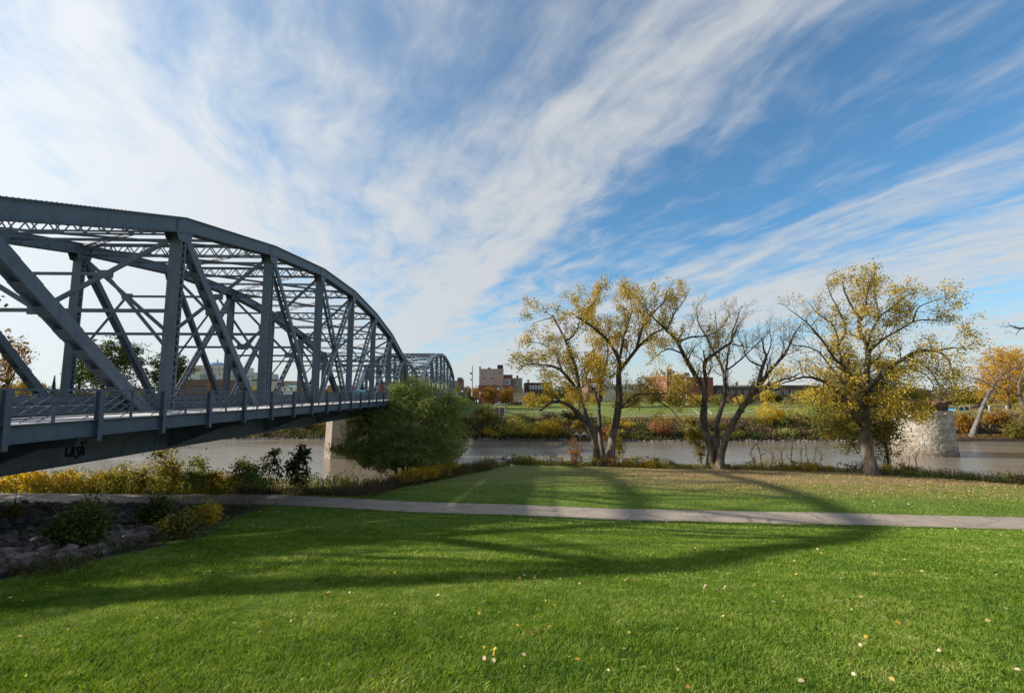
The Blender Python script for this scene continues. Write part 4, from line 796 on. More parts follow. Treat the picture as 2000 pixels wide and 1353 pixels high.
sz_ = t_.new('ShaderNodeSeparateXYZ'); stm.links.new(g_.outputs['Position'], sz_.inputs[0]); nz_ = t_.new('ShaderNodeTexNoise'); nz_.inputs['Scale'].default_value = .9; nz_.inputs['Detail'].default_value = 5; stm.links.new(g_.outputs['Position'], nz_.inputs['Vector']); ad_ = t_.new('ShaderNodeMath'); ad_.operation = 'MULTIPLY_ADD'; ad_.inputs[1].default_value = -3.0; stm.links.new(nz_.outputs[0], ad_.inputs[0]); stm.links.new(sz_.outputs[2], ad_.inputs[2])
mz_ = t_.new('ShaderNodeMapRange'); mz_.inputs[1].default_value = -1.2; mz_.inputs[2].default_value = 1.6; mz_.inputs[3].default_value = .75; mz_.inputs[4].default_value = 0; stm.links.new(ad_.outputs[0], mz_.inputs[0]); wl_ = t_.new('ShaderNodeMix'); wl_.data_type = 'RGBA'; stm.links.new(mz_.outputs[0], wl_.inputs[0]); stm.links.new(mxn.outputs[2], wl_.inputs[6]); wl_.inputs[7].default_value = (.17, .13, .09, 1); stm.links.new(wl_.outputs[2], bs.inputs['Base Color'])
pcx, pcy = 90.2, 94.4; zt_ = 8.0
root = empty('stone_pier', (pcx, pcy, 0), 'round grey-white limestone pier standing alone in the river on the right', 'pier')
mb = MB(); z = -2.2; ci = 0
def prad(z): return 5.0+.5*(1-(z/8.4)) if z < 8.4 else 4.9
while z < 8.1:
    h_ = R.uniform(.34, .5); r_ = prad(z); nb = int(R.integers(24, 31)); a0 = R.random()*6
    an = np.cumsum(R.uniform(.6, 1.5, nb)); an = an/an[-1]*2*math.pi+a0; an = np.r_[an[-1]-2*math.pi, an]
    for i in range(nb):
        a, b_ = an[i]+.007, an[i+1]-.007; o_ = r_+R.uniform(-.05, .06); m_ = (a+b_)/2; i_ = r_-.5
        f_ = lambda an_, rr, zz: V(pcx+rr*math.cos(an_), pcy+rr*math.sin(an_), zz)
        lo_ = [f_(a, i_, z), f_(a, o_-.04, z+.02), f_(m_, o_, z+.02), f_(b_, o_-.04, z+.02), f_(b_, i_, z)]; q = R.uniform(.0, .06); hi_ = [f_(a, i_, z+h_-.03), f_(a, o_-.04, z+h_-.03), f_(m_, o_+q*.3, z+h_-.03), f_(b_, o_-.04, z+h_-.03), f_(b_, i_, z+h_-.03)]
        vs = lo_+hi_; mb.add(vs, [(4, 3, 2, 1, 0), (5, 6, 7, 8, 9)]+[(k, (k+1) % 5, 5+(k+1) % 5, 5+k) for k in range(5)])
    z += h_; ci += 1
mb.build('masonry', stone, root)
mb = MB(); n = 28
def drum(mb, r0, r1, z0, z1, n=28, cx=pcx, cy=pcy):
    vs = [(cx+r*math.cos(2*math.pi*i/n), cy+r*math.sin(2*math.pi*i/n), z_) for r, z_ in ((r0, z0), (r1, z1)) for i in range(n)]
    mb.add(vs, [tuple(range(n))[::-1], tuple(range(n, 2*n))]+[(i, (i+1) % n, n+(i+1) % n, n+i) for i in range(n)])
drum(mb, 4.7, 4.5, -2.2, z-.1); drum(mb, 5.0, 5.0, z, z+.85); mb.build('cap', conc, root)
mb = MB(); drum(mb, 4.3, 4.3, z+.87, z+1.7)
for i in range(24): a = 2*math.pi*i/24; mb.box((pcx+4.35*math.cos(a), pcy+4.35*math.sin(a), z+1.27), (.12, .12, .8), a)
drum(mb, 4.6, 4.6, z+1.72, z+2.16); mb.build('turntable', rust, root)
mb = MB()
for x_, w__, h__ in ((-3.4, 1.6, .9), (-1.2, 1.9, .6), (1.4, 1.5, .9), (3.2, 1.8, 1.2)): mb.prism([(pcx+x_-w__/2, pcy-3.2, z+2.17), (pcx+x_+w__/2, pcy-3.2, z+2.17), (pcx+x_+w__/2, pcy-3.2, z+2.17+h__*.35), (pcx+x_, pcy-3.2, z+2.17+h__*.6), (pcx+x_-w__/2, pcy-3.2, z+2.17+h__*.3)], (0, 5.5, 0))
mb.bar((pcx-4.4, pcy-2, z+2.3), (pcx+4.6, pcy-2.4, z+2.3), .3, .3); mb.bar((pcx-4.4, pcy+2, z+2.3), (pcx+4.6, pcy+2.4, z+2.3), .3, .3); mb.bar((pcx+3.2, pcy-3, z+2.2), (pcx+4.9, pcy-2.6, z+3.2), .2, .2)
mb.build('beam_remnant', rust, root)

# ---------------------------------------------------------------- buildings
def bmat(name, c, sc=.12, brick=None):
    if not brick: return pmat(name, [tuple(v*.8 for v in c), c, tuple(min(1, v*1.12) for v in c)], sc, .9, 8, .15, 3)
    m_ = bpy.data.materials.new(name); m_.use_nodes = True; t = NT(m_.node_tree); pos = t.n('ShaderNodeNewGeometry').outputs['Position']; s3 = t.n('ShaderNodeSeparateXYZ', i={0: pos}).outputs
    v = t.n('ShaderNodeCombineXYZ', i={0: t.m('ADD', s3[0], s3[1]), 1: s3[2]}).outputs[0]
    br = t.n('ShaderNodeTexBrick', i={'Vector': v, 'Color1': c4(c), 'Color2': c4(tuple(x*.72 for x in c)), 'Mortar': c4(brick), 'Scale': 1.6, 'Mortar Size': .012}).outputs[0]
    cl = t.mix(t.n('ShaderNodeMapRange', i={0: t.noise(pos, .25, 6), 1: .35, 2: .7, 3: .0, 4: .35}).outputs[0], br, c4(tuple(x*.55 for x in c)))
    b = t.n('ShaderNodeBsdfPrincipled', i={'Base Color': cl, 'Roughness': .9}); t.n('ShaderNodeOutputMaterial', i={0: b.outputs[0]}); return m_
tan = bmat('tan_render', (.44, .32, .26)); cream = bmat('cream_panel', (.62, .58, .52)); redb = bmat('red_brick', (.30, .095, .065), brick=(.3, .24, .2)); brn = bmat('brown_brick', (.20, .105, .075), brick=(.2, .16, .13)); dkb = bmat('dark_brick', (.10, .065, .055)); gryb = bmat('grey_render', (.36, .34, .33)); sand = bmat('sandstone_block', (.40, .30, .22)); teal = pmat('teal_glass', [(.06, .16, .17), (.22, .36, .38)], .12, .12, spec=.9); slate = pmat('dark_roofing', [(.03, .03, .035), (.06, .06, .065)], .3, .8); bluer = pmat('blue_metal_roof', [(.16, .26, .42), (.22, .33, .5)], .1, .4); beige = bmat('beige_concrete', (.48, .42, .35))
def window(root, x, y, z, w_, h_, axis='y', gl=glass, fr=white_p, mull=1):
    """a framed window set proud of the wall face at y (or at x for a side wall)"""
    f = MB(); t0 = .09
    def bx(mb, a0, a1, z0, z1, d0, d1):
        if axis == 'y': mb.span((x+a0, y+d0, z+z0), (x+a1, y+d1, z+z1))
        else: mb.span((x+d0, y+a0, z+z0), (x+d1, y+a1, z+z1))
    bx(f, -w_/2, w_/2, -h_/2-t0, -h_/2, -.12, -.003); bx(f, -w_/2, w_/2, h_/2, h_/2+t0, -.12, -.003); bx(f, -w_/2-t0, -w_/2, -h_/2-t0, h_/2+t0, -.12, -.003); bx(f, w_/2, w_/2+t0, -h_/2-t0, h_/2+t0, -.12, -.003)
    if mull: bx(f, -w_/2, w_/2, -.03, .03, -.09, -.06)
    o = f.build('window', fr, root); p = MB(); bx(p, -w_/2, w_/2, -h_/2, h_/2, -.055, -.004); p.build('pane', gl, o)
def block(px0, px1, pyt, Y, depth, mat, zb=None, root=None, name='wall', parapet=.5):
    a = at(px0, pyt, Y); b = at(px1, pyt, Y); z0 = (g1((a[0]+b[0])/2, Y)-.5) if zb is None else zb; mb = MB()
    mb.span((a[0], Y, z0), (b[0], Y+depth, a[2]-parapet)); mb.span((a[0]-.12, Y-.12, a[2]-parapet+.003), (b[0]+.12, Y+depth+.12, a[2]-parapet+.25)); mb.span((a[0]-.02, Y-.02, a[2]-parapet+.253), (b[0]+.02, Y+.3, a[2])) if parapet > .3 else None
    o = mb.build(name, mat, root); return a[0], b[0], z0, a[2], o
def building(name, label, px0, px1, pyt, Y, depth, mat, group=None):
    a = at((px0+px1)/2, pyt, Y); root = empty(name, (a[0], Y, g1(a[0], Y)), label, 'building', group); return root, block(px0, px1, pyt, Y, depth, mat, None, root)
def wins(root, Y, pts, w_, h_, gl=glass, **k):
    for x, y in pts: p = at(x, y, Y); window(root, p[0], Y-.003, p[2], w_, h_, 'y', gl, **k)
# pinkish tan five-storey block
Y = 215; root, _ = building('office_building', 'tall pinkish-tan building with a dark tank on its roof, beside the street pole', 936, 983.5, 720, Y, 22, tan)
wins(root, Y, [(941, 728.5), (949, 728.5), (959.5, 728.5), (965, 728.5), (973.5, 728.5)], .95, 1.5); wins(root, Y, [(978, 728.5), (945, 739), (959.8, 739), (965, 739)], .95, 1.4, glass_d); wins(root, Y, [(978.3, 739), (945, 748), (978.3, 748.3), (959.5, 747.5)], .95, 1.3)
a = at(971.8, 713, Y+3); b = at(982.3, 720.5, Y+3); mb = MB().span((a[0], Y+3, b[2]-.3), (b[0], Y+6, a[2]))
for i in range(5): xx = a[0]+(b[0]-a[0])*i/4; mb.span((xx-.08, Y+2.9, b[2]-.3), (xx+.08, Y+2.997, a[2]+.1))
mb.span((a[0]-.1, Y+2.8, a[2]+.003), (b[0]+.1, Y+6.1, a[2]+.15)); mb.build('roof_tank', slate, root)
mb = MB(); p = at(955.5, 719, Y+2); mb.span((p[0]-.7, Y+1.5, p[2]-.6), (p[0]+.7, Y+2.5, p[2]+.3)); mb.build('chimney', brn, root); q = at(938, 719, Y); MB().span((q[0]-.5, Y, q[2]-.3), (q[0]+.2, Y+1, q[2]+.9)).build('chimney', brn, root)
mb = MB(); p = at(941, 703, Y+4); mb.tube([(p[0], Y+4, p[2]), (p[0], Y+4, p[2]-4.4)], .07, 5); mb.build('aerial', gryb, root)
root, _ = building('brick_building', 'low red-brick wing below the tall tan building, behind the two orange trees', 934.5, 1003, 752, 208, 6.8, redb); wins(root, 208, [(978, 757)], 1.1, 2.0, glass_d); wins(root, 208, [(937.5, 767), (973, 759)], .6, .9, pmat('white_board', [(.75, .78, .8)], 1), mull=0)
root, _ = building('brick_building', 'brown-topped grey building attached to the right of the tall tan one', 983.8, 1001, 731.5, 216, 18, brn); a = at(984.5, 740, 215.7); b = at(998, 752, 215.7); MB().span((a[0], 215.6, b[2]-2), (b[0], 215.98, a[2])).build('front_wall', gryb, root); wins(root, 215.6, [(984.8, 745), (988.7, 745), (991.5, 745)], .62, 1.7, glass_d)
root, _ = building('brick_building', 'sand-brown building with a chimney, right of the brown-topped grey one', 1001.3, 1020, 738, 222, 16, sand); wins(root, 222, [(1004, 747), (1007, 746), (1006, 756), (1010, 756)], .7, 1.6); a = at(1010.5, 733, 223); MB().span((a[0]-.5, 222.6, a[2]-3), (a[0]+.5, 223.6, a[2])).build('chimney', redb, root)
root, _ = building('row_building', 'dark long row building with white windows behind the leftmost cottonwood', 1025, 1076, 747, 232, 14, dkb); wins(root, 232, [(1036+i*5.6, 756) for i in range(7)], .8, 1.9, pmat('pale_blind', [(.45, .5, .56)], 1)); a = at(1031.5, 741.5, 234); mb = MB().tube([(a[0], 234, a[2]-3), (a[0], 234, a[2]-.5)], .5, 8); mb.span((a[0]-.8, 233.3, a[2]-.5), (a[0]+.8, 234.7, a[2])); mb.build('chimney', sand, root)
root, _ = building('row_building', 'low tan flat-roofed building behind the parked cars', 1003, 1045, 766, 205, 6, sand)
root, _ = building('row_building', 'brown building with pale windows seen through the stems of the leftmost cottonwood', 1148, 1176, 738, 230, 14, brn); wins(root, 230, [(1156, 752), (1162, 752), (1168, 753)], 1.3, 2.2, pmat('pale_panel', [(.4, .45, .5)], 1)); wins(root, 230, [(1164.5, 743.5)], 1.6, .7)
root, _ = building('row_building', 'low cream building behind the leftmost cottonwood trunk', 1176, 1262, 750, 250, 12, cream); wins(root, 250, [(1187+7*i, 757) for i in range(9)], 1.2, 1.6, glass_d)
# big red brick block, its sunlit side wall facing left
Yc = 240; cx_ = at(1302, 731, Yc)[0]; root = empty('brick_building', (cx_+8, Yc, g1(cx_, Yc)), 'large red-brick warehouse with sunlit side wall and rooftop stacks, between two cottonwoods', 'building'); ztop = at(1302, 731, Yc)[2]; x2 = at(1346, 731, Yc)[0]; x3 = at(1396, 735, Yc)[0]; z0 = g1(cx_, Yc)-.5
MB().span((cx_, Yc, z0), (x2, Yc+34, ztop-.4)).build('wall', redb, root); MB().span((cx_-.2, Yc-.2, ztop-.397), (x2+.2, Yc+34.2, ztop)).build('cornice', beige, root); MB().span((x2+.003, Yc+2, z0), (x3, Yc+30, ztop-1.4)).build('wing', redb, root)
for r_ in range(4):
    for c_ in range(11): window(root, cx_-.003, Yc+2.2+3.0*c_, ztop-2.4-2.9*r_, 1.1, 1.6, 'x', glass_d, brn)
wins(root, Yc, [(1313.5, 736), (1337.5, 744), (1337, 753)], 1.0, 1.7); wins(root, Yc, [(1325, 736), (1313.5, 745), (1325, 754)], 1.0, 1.7, glass_d)
for x, y, w__, h__, m_ in ((1291.5, 722, 1.6, 2.6, white_p), (1298, 726, 1.4, 1.5, gryb), (1305, 721, .7, 2.8, dkb), (1308.5, 720.5, .7, 3, redb), (1311.5, 721, .7, 2.9, beige), (1315, 724, 1.0, 2, brn), (1340, 728, 3, .8, dkb)):
    p = at(x, y, Yc+3); MB().span((p[0]-w__/2, Yc+2.5, ztop+.003), (p[0]+w__/2, Yc+4, max(p[2], ztop+.4))).build('roof_stack', m_, root)
# long dark building, far right of centre
root, _ = building('row_building', 'long low dark building with white roof line behind the middle cottonwood', 1397, 1600, 752, 250, 16, dkb); a = at(1438.5, 745.5, 251); MB().span((a[0]-.5, 250.6, a[2]-2.5), (a[0]+.5, 251.6, a[2])).build('chimney', redb, root); a = at(1425, 753.4, 249.6); b = at(1475, 755, 249.6); MB().span((a[0], 249.5, b[2]), (b[0], 249.85, a[2])).build('fascia', white_p, root); wins(root, 250, [(1405+13*i, 766) for i in range(15)], 1.5, 2.0, glass_d)
# flood wall with lamps on its piers
fw_m = bmat('flood_wall_concrete', (.34, .28, .25)); root = empty('flood_wall', (at(1530, 790, 200)[0], 200, 8), 'long brownish concrete flood wall with pale capped piers beyond the park lawn', 'wall'); a = at(1395, 778.5, 200); b = at(1640, 790, 200)
MB().span((a[0], 200, 6), (b[0], 200.5, a[2])).build('wall', fw_m, root); MB().span((a[0], 199.9, a[2]+.003), (b[0], 200.6, a[2]+.14)).build('coping', beige, root)
for x in (1448, 1474, 1500, 1526, 1552, 1578, 1604): p = at(x, 776, 200); o = MB().span((p[0]-.45, 199.6, 6), (p[0]+.45, 199.88, p[2]-.4)).build('pillar', fw_m, root); MB().span((p[0]-.6, 199.4, p[2]-.397), (p[0]+.6, 200.9, p[2])).build('pillar_cap', beige, o)
# left of the bridge
Y = 300; root = empty('hotel_building', (at(430, 760, Y)[0], Y, 9), 'cream multi-storey building with a pale blue dome, seen through the truss', 'building')
x0, x1, z0, zt1, _ = block(371, 448, 713, Y, 30, cream, 8, root); block(448.2, 510, 727, Y+6, 24, cream, 8, root, 'wing'); block(498, 516, 733, Y+5, 20, cream, 8, root, 'wing')
a = at(371, 717, Y); b = at(447, 725, Y); MB().span((a[0]+.3, Y-.15, b[2]), (b[0]-.3, Y-.003, a[2])).build('band', tan, root)
for x in (375, 398, 410.5, 422, 435, 445.5):
    p = at(x, 721, Y); o = MB().span((p[0]-1.1, Y-.32, p[2]-1.25), (p[0]+1.1, Y-.153, p[2]+1.25)).build('round_window', white_p, root); mb = MB(); mb.tube([(p[0], Y-.33, p[2]), (p[0], Y-.37, p[2])], .7, 14); mb.build('pane', glass, o)
a = at(393, 730, Y); b = at(420, 745, Y); MB().span((a[0], Y-.6, b[2]), (b[0], Y-.003, a[2])).build('glass_front', teal, root)
mb = MB()
for i in range(6): xx = a[0]+(b[0]-a[0])*i/5; mb.span((xx-.06, Y-.72, b[2]), (xx+.06, Y-.603, a[2]))
for i in range(4): zz_ = b[2]+(a[2]-b[2])*i/3; mb.span((a[0], Y-.77, zz_-.06), (b[0], Y-.723, zz_+.06))
mb.build('mullions', gryb, root)
for r_ in range(4):
    for x in (366+8, 430, 438, 446): wins(root, Y, [(x, 730.5+9.3*r_)], 1.9, 1.4, teal)
    for x in (452, 460, 468, 478, 486, 494): wins(root, Y+6, [(x, 735+8.5*r_)], 1.7, 1.3, teal)
p = at(422, 713, Y+8); mb = MB()
for i in range(7): a0, a1 = math.pi/2*i/7, math.pi/2*(i+1)/7; drum(mb, 6.6*math.cos(a0)+.001, 6.6*math.cos(a1)+.05, p[2]+2.9*math.sin(a0)-.8, p[2]+2.9*math.sin(a1)-.8, 24, p[0], Y+9)
mb.cone((p[0], Y+9, p[2]+1.9), (0, 0, 1), .9, 3.0, 8); mb.build('dome', bluer, root, smooth=False)
Y = 250; root, _ = building('brick_building', 'old red-brown brick building with arched windows in front of the cream one', 344, 441, 741, Y, 16, brn)
p = at(410, 738, Y); MB().span((p[0]-1.0, Y-.5, 8), (p[0]+1.0, Y-.003, p[2]+.6)).build('pilaster', redb, root)
for x in [372+4*i for i in range(8)]+[415, 419, 426, 430, 434]:
    p = at(x, 756, Y); o = MB(); o.span((p[0]-.38, Y-.1, p[2]-1.5), (p[0]+.38, Y-.003, p[2]+.8)); o.tube([(p[0], Y-.1, p[2]+.8), (p[0], Y-.004, p[2]+.8)], .38, 12); o.build('arched_window', glass_d, root)
root, _ = building('shop_building', 'plain beige box building seen through the truss, right of the cream one', 491, 541, 741.5, 230, 20, beige); a = at(491, 741, 229); b = at(541, 743, 229); MB().span((a[0]-.3, 229.6, b[2]), (b[0], 229.88, a[2]+.1)).build('fascia', slate, root)
root, _ = building('shop_building', 'weathered tan building with dark windows, right of the plain beige box', 541.5, 581, 744, 236, 18, sand); wins(root, 236, [(544, 751), (553, 752), (571, 752)], .9, 2.0, glass_d)
root, _ = building('brick_building', 'red-brick building seen between the two truss spans', 735, 775, 745, 262, 16, redb); wins(root, 262, [(750+5*i, 753) for i in range(5)], 1.1, 1.8, glass_d)
root, _ = building('shop_building', 'sandy low building seen through the right part of the near truss', 640, 690, 752, 255, 16, sand); wins(root, 255, [(646+6*i, 757) for i in range(7)], 1.0, 1.6, glass_d)
root, _ = building('office_building', 'grey office block with a glass stair tower just right of the far truss span', 876, 893, 743, 282, 18, gryb); wins(root, 282, [(879, 747), (883, 747), (888, 747), (879, 754), (883, 754), (888, 754)], 1.2, 1.5, teal); block(893.2, 903, 739.5, 280, 14, brn, 8, root, 'tower'); block(893.6, 902.6, 737, 280.5, 12, teal, at(893, 742, 280.5)[2], root, 'glass_top', .2)
# white gabled shed
Y = 225; p = at(562, 753, Y); root = empty('gabled_house', (p[0], Y, 8), 'small white gabled house seen through the truss', 'house'); a = at(551, 757, Y)[0]; b = at(574, 757, Y)[0]; ze = at(551, 757, Y)[2]; zr = at(551, 752, Y)[2]
MB().span((a, Y, 7.5), (b, Y+8, ze)).build('wall', white_p, root); MB().prism([(a-.4, Y-.4, ze+.003), (b+.4, Y-.4, ze+.003), ((a+b)/2, Y-.4, zr)], (0, 8.8, 0)).build('roof', pmat('pale_blue_roof', [(.4, .52, .6)], 1, .5), root); wins(root, Y, [(556, 760), (569, 760)], .9, 1.1, glass_d)
p = at(60, 757, 300); root = empty('gabled_house', (p[0], 300, 8), 'distant white-walled house with a dark roof far left behind the truss', 'house'); MB().span((p[0]-5, 300, 8), (p[0]+5, 308, p[2]-1)).build('wall', white_p, root); MB().prism([(p[0]-5.5, 299.5, p[2]-.997), (p[0]+5.5, 299.5, p[2]-.997), (p[0], 299.5, p[2]+1.2)], (0, 9, 0)).build('roof', slate, root)

# ---------------------------------------------------------------- trees beyond the river
def far_tree(label, name, x, ytop, Y, rx, mat, n, lsz, trunk=.25, ybot=None, shell=.3, lobes=None, clump=.6, group='trees beyond the river', barkm=bark_d, stems=9):
    b_ = bb(x, Y); s_ = Y/FPX; zt = at(x, ytop, Y)[2]; zb = at(x, ybot, Y)[2] if ybot else b_[2]+(zt-b_[2])*.25; cz_ = (zt+zb)/2; rz_ = (zt-zb)/2; r_ = rx*s_
    L = [(b_[0], Y, cz_, r_*.8, r_*.8, rz_)]
    for i in range(6): a = 2*math.pi*i/6+R.random(); L.append((b_[0]+r_*.55*math.cos(a), Y+r_*.5*math.sin(a), cz_+rz_*R.uniform(-.5, .45), r_*.5, r_*.5, rz_*.5))
    return bushy(name, label, 'tree', b_, L+(lobes or []), n, mat, lsz, clump, shell, trunk, barkm, group, stems=stems)
far_tree('large green tree behind the truss, left of the cream building', 'ash_tree', 215, 650, 150, 52, L_green, 12000, .5, .5, 772, stems=14)
far_tree('smaller green tree right of the large one behind the truss', 'ash_tree', 325, 682, 160, 40, L_green, 8000, .5, .4, 772, stems=12)
far_tree('green tree with a long side branch at the left of the large one', 'ash_tree', 152, 682, 152, 22, L_green, 3000, .5, .3, 760)
far_tree('pale orange tree at the left edge of the photo behind the railing', 'autumn_tree', 8, 640, 120, 34, L_orange, 3600, .4, .35, 770, stems=14)
far_tree('golden tree beside the pale orange one at the left edge', 'autumn_tree', 50, 742, 170, 22, L_yel, 2600, .45, .2, 775)
def spruce(label, x, ytop, Y, rx):
    b_ = bb(x, Y); zt = at(x, ytop, Y)[2]; root = empty('spruce_tree', tuple(b_), label, 'tree', 'spruces behind the truss'); H_ = zt-b_[2]; P = []
    for i in range(26):
        z_ = b_[2]+H_*(.08+.9*i/26); r_ = rx*Y/FPX*(1-i/26.5); k = 150
        a = R.random(k)*6.283; rr = r_*np.sqrt(R.random(k))*(.75+.35*np.sin(a*5+i)); P.append(np.stack([b_[0]+rr*np.cos(a), b_[1]+rr*np.sin(a), z_-rr*.25+R.normal(size=k)*.12], 1))
    leaves('crown', np.concatenate(P), .42, L_spruce, root, .35); MB().tube([b_, (b_[0], b_[1], zt-.3)], [.22, .03], 6).build('trunk', bark_d, root)
spruce('small dark spruce, left of the pair behind the truss', 100, 731, 210, 8); spruce('larger dark spruce, right of the pair behind the truss', 124, 733, 200, 14); spruce('tiny dark spruce at the left edge beyond the golden tree', 43, 741, 230, 5); spruce('dark spruce seen below the join of the two truss spans', 706, 738, 215, 12)
mx_ = [(955, 752, 170, 19, L_orange, 3400, 'left of the two round orange trees standing before the tall tan building', 800), (989, 755, 172, 17, L_orange, 2600, 'right of the two round orange trees standing before the tall tan building', 800)]
for x, yt, Y, rx, m_, n, l, yb_ in mx_: far_tree(l, 'autumn_tree', x, yt, Y, rx, m_, n, .38, .16, 794, .2, clump=.45)
for x, yt, Y, rx, m_, n, l, yb_ in ((913, 752, 225, 9, L_brown, 900, 'thin brownish tree left of the street pole', 780), (930, 754, 228, 10, L_orange, 1100, 'small brownish-orange tree right of the street pole', 782), (1035, 765, 180, 16, L_yel, 2200, 'yellow tree behind the parked cars, left of the leftmost cottonwood', 800), (1065, 768, 176, 15, L_gold, 1800, 'golden tree on the lawn left of the leftmost cottonwood crown', 800), (1108, 775, 165, 13, L_yel, 2000, 'small bright yellow tree above the rock cluster on the lawn', 800),
        (1105, 742, 235, 16, L_green, 1800, 'green tree standing behind the stems of the leftmost cottonwood', 778), (1230, 765, 175, 24, L_olive, 3000, 'olive tree beyond the river right of the leftmost cottonwood trunks', 800), (1275, 755, 180, 26, L_olive, 3600, 'olive tree in front of the large red-brick warehouse', 796), (1320, 765, 176, 24, L_olive, 2600, 'olive-gold tree below the dark wall of the warehouse', 800),
        (1360, 768, 178, 18, L_gold, 1600, 'golden tree just left of the middle cottonwood stems', 800), (1405, 770, 182, 18, L_olive, 1800, 'olive-gold tree behind the middle cottonwood stems', 798), (1462, 776, 185, 7, L_green, 900, 'small round green tree near the flood wall', 792), (1502, 762, 172, 15, L_gold, 2000, 'golden young tree in front of the flood wall, left of the bare one', 789), (1520, 772, 172, 10, L_green, 900, 'small dark green tree in front of the flood wall', 788),
        (1545, 768, 174, 12, L_brown, 500, 'nearly bare brown tree in front of the flood wall', 795), (1385, 764, 186, 14, L_brown, 500, 'thin brown tree between the stems of the middle cottonwood', 796), (1428, 762, 190, 17, L_brown, 900, 'brown bare-looking tree behind the fork of the middle cottonwood', 794), (1446, 772, 184, 11, L_gold, 900, 'small golden tree right of the middle cottonwood fork', 796), (1482, 766, 188, 13, L_orange, 700, 'orange-brown tree left of the golden young tree by the flood wall', 792), (1567, 762, 188, 14, L_gold, 1100, 'golden tree hiding the end of the long dark building', 794), (1618, 764, 186, 18, L_olive, 1500, 'olive tree right of the flood wall lamps', 796), (1212, 762, 200, 14, L_olive, 1200, 'olive tree before the low cream building', 792), (1160, 770, 190, 12, L_gold, 900, 'golden tree in front of the brown building with pale windows', 796), (1590, 758, 182, 22, L_gold, 2600, 'golden tree at the right end of the flood wall', 795), (1830, 775, 190, 26, L_brown, 2200, 'brownish tree rising behind the stone pier', 800), (1875, 768, 165, 24, L_olive, 3000, 'olive tree behind the blue shelter wall', 796), (1915, 765, 168, 24, L_olive, 3200, 'olive tree between the leaning trunk and the shelter', 794), (1955, 770, 175, 26, L_orange, 3200, 'orange tree over the park lawn at far right', 792), (1700, 760, 185, 40, L_brown, 3500, 'wide brown-leaved tree hidden behind the rightmost cottonwood', 800), (640, 756, 205, 12, L_orange, 900, 'small orange tree behind the truss near the sandy low building', 775), (585, 757, 210, 10, L_yel, 900, 'small yellow tree behind the truss right of the white gabled house', 775), (497, 758, 200, 8, L_yel, 700, 'little yellow tree before the plain beige box building', 775)):
    far_tree(l, 'park_tree', x, yt, Y, rx, m_, n, .42, .15, yb_-4, .25, clump=.5)
L_gold2 = leafmat('orange_gold_leaves', [(.22, .14, .02), (.45, .28, .03), (.62, .38, .05), (.6, .3, .04)], .35, zone=.15)  # leaf colours run from gold to orange, varied per leaf
far_tree('tall golden tree at the right edge, its crown orange-gold', 'autumn_tree', 1975, 672, 150, 58, L_gold2, 22000, .40, .4, 800, .3, [lobe(2010, 730, 150, 60, 50), lobe(1935, 760, 150, 34, 30)], stems=16)
t4 = [([(1898, 851), (1908, 825), (1917, 800), (1928, 775), (1938, 757), (1948, 742), (1960, 728)], .62, .22, 0, 0, 'base'), ([(1938, 757), (1922, 745), (1900, 738), (1875, 738), (1850, 742)], .2, .04, 0, -4, ''), ([(1944, 748), (1930, 725), (1912, 712), (1890, 705)], .17, .03, 0, 3, ''), ([(1948, 742), (1944, 715), (1938, 700), (1925, 690)], .16, .03, 0, 2, ''),
 ([(1927, 780), (1945, 781), (1960, 787), (1968, 793)], .16, .04, 0, -3, ''), ([(1950, 740), (1975, 742), (2000, 745), (2030, 742)], .2, .05, 0, -2, ''), ([(1955, 733), (1975, 722), (1995, 712), (2020, 705)], .18, .04, 0, 3, ''), ([(1960, 793), (1950, 803), (1935, 812)], .1, .03, -3, -4, '')]
traced_tree('leaning bare tree with pale bark on the far shore right of the stone pier', (1898, 851), t4, 700, L_orange, .3, 1.0, 3.4, 3, None, barkm=bark_p, name='bare_tree', Yo=122.5)
t5 = [([(2030, 855), (2012, 820), (1998, 790), (1992, 765), (1990, 745)], .55, .25, 0, 0, 'base'), ([(1994, 775), (1970, 762), (1945, 752), (1920, 745)], .2, .04, 0, -4, ''), ([(1990, 750), (1975, 735), (1955, 725)], .16, .04, 0, 2, ''), ([(1990, 750), (2000, 720), (2010, 690)], .2, .04, 0, 0, '')]
traced_tree('second pale bare tree reaching in from the right edge on the far shore', (2030, 858), t5, 500, L_orange, .3, 1.0, 3.2, 3, None, barkm=bark_p, name='bare_tree', Yo=120)
t6 = [([(2120, 900), (2105, 800), (2085, 700), (2050, 650), (2015, 640), (1990, 641), (1970, 634)], .4, .03, 0, 0, 'base'), ([(1995, 641), (1988, 648), (1984, 655)], .05, .02, 0, 0, ''), ([(2060, 660), (2070, 600), (2080, 560)], .2, .03, 0, 0, '')]
traced_tree('bare tree outside the right edge whose twigs poke into the sky', (2120, 905), t6, 60, L_gold, .15, 1.2, 2.0, 3, None, name='bare_tree', Yo=50)
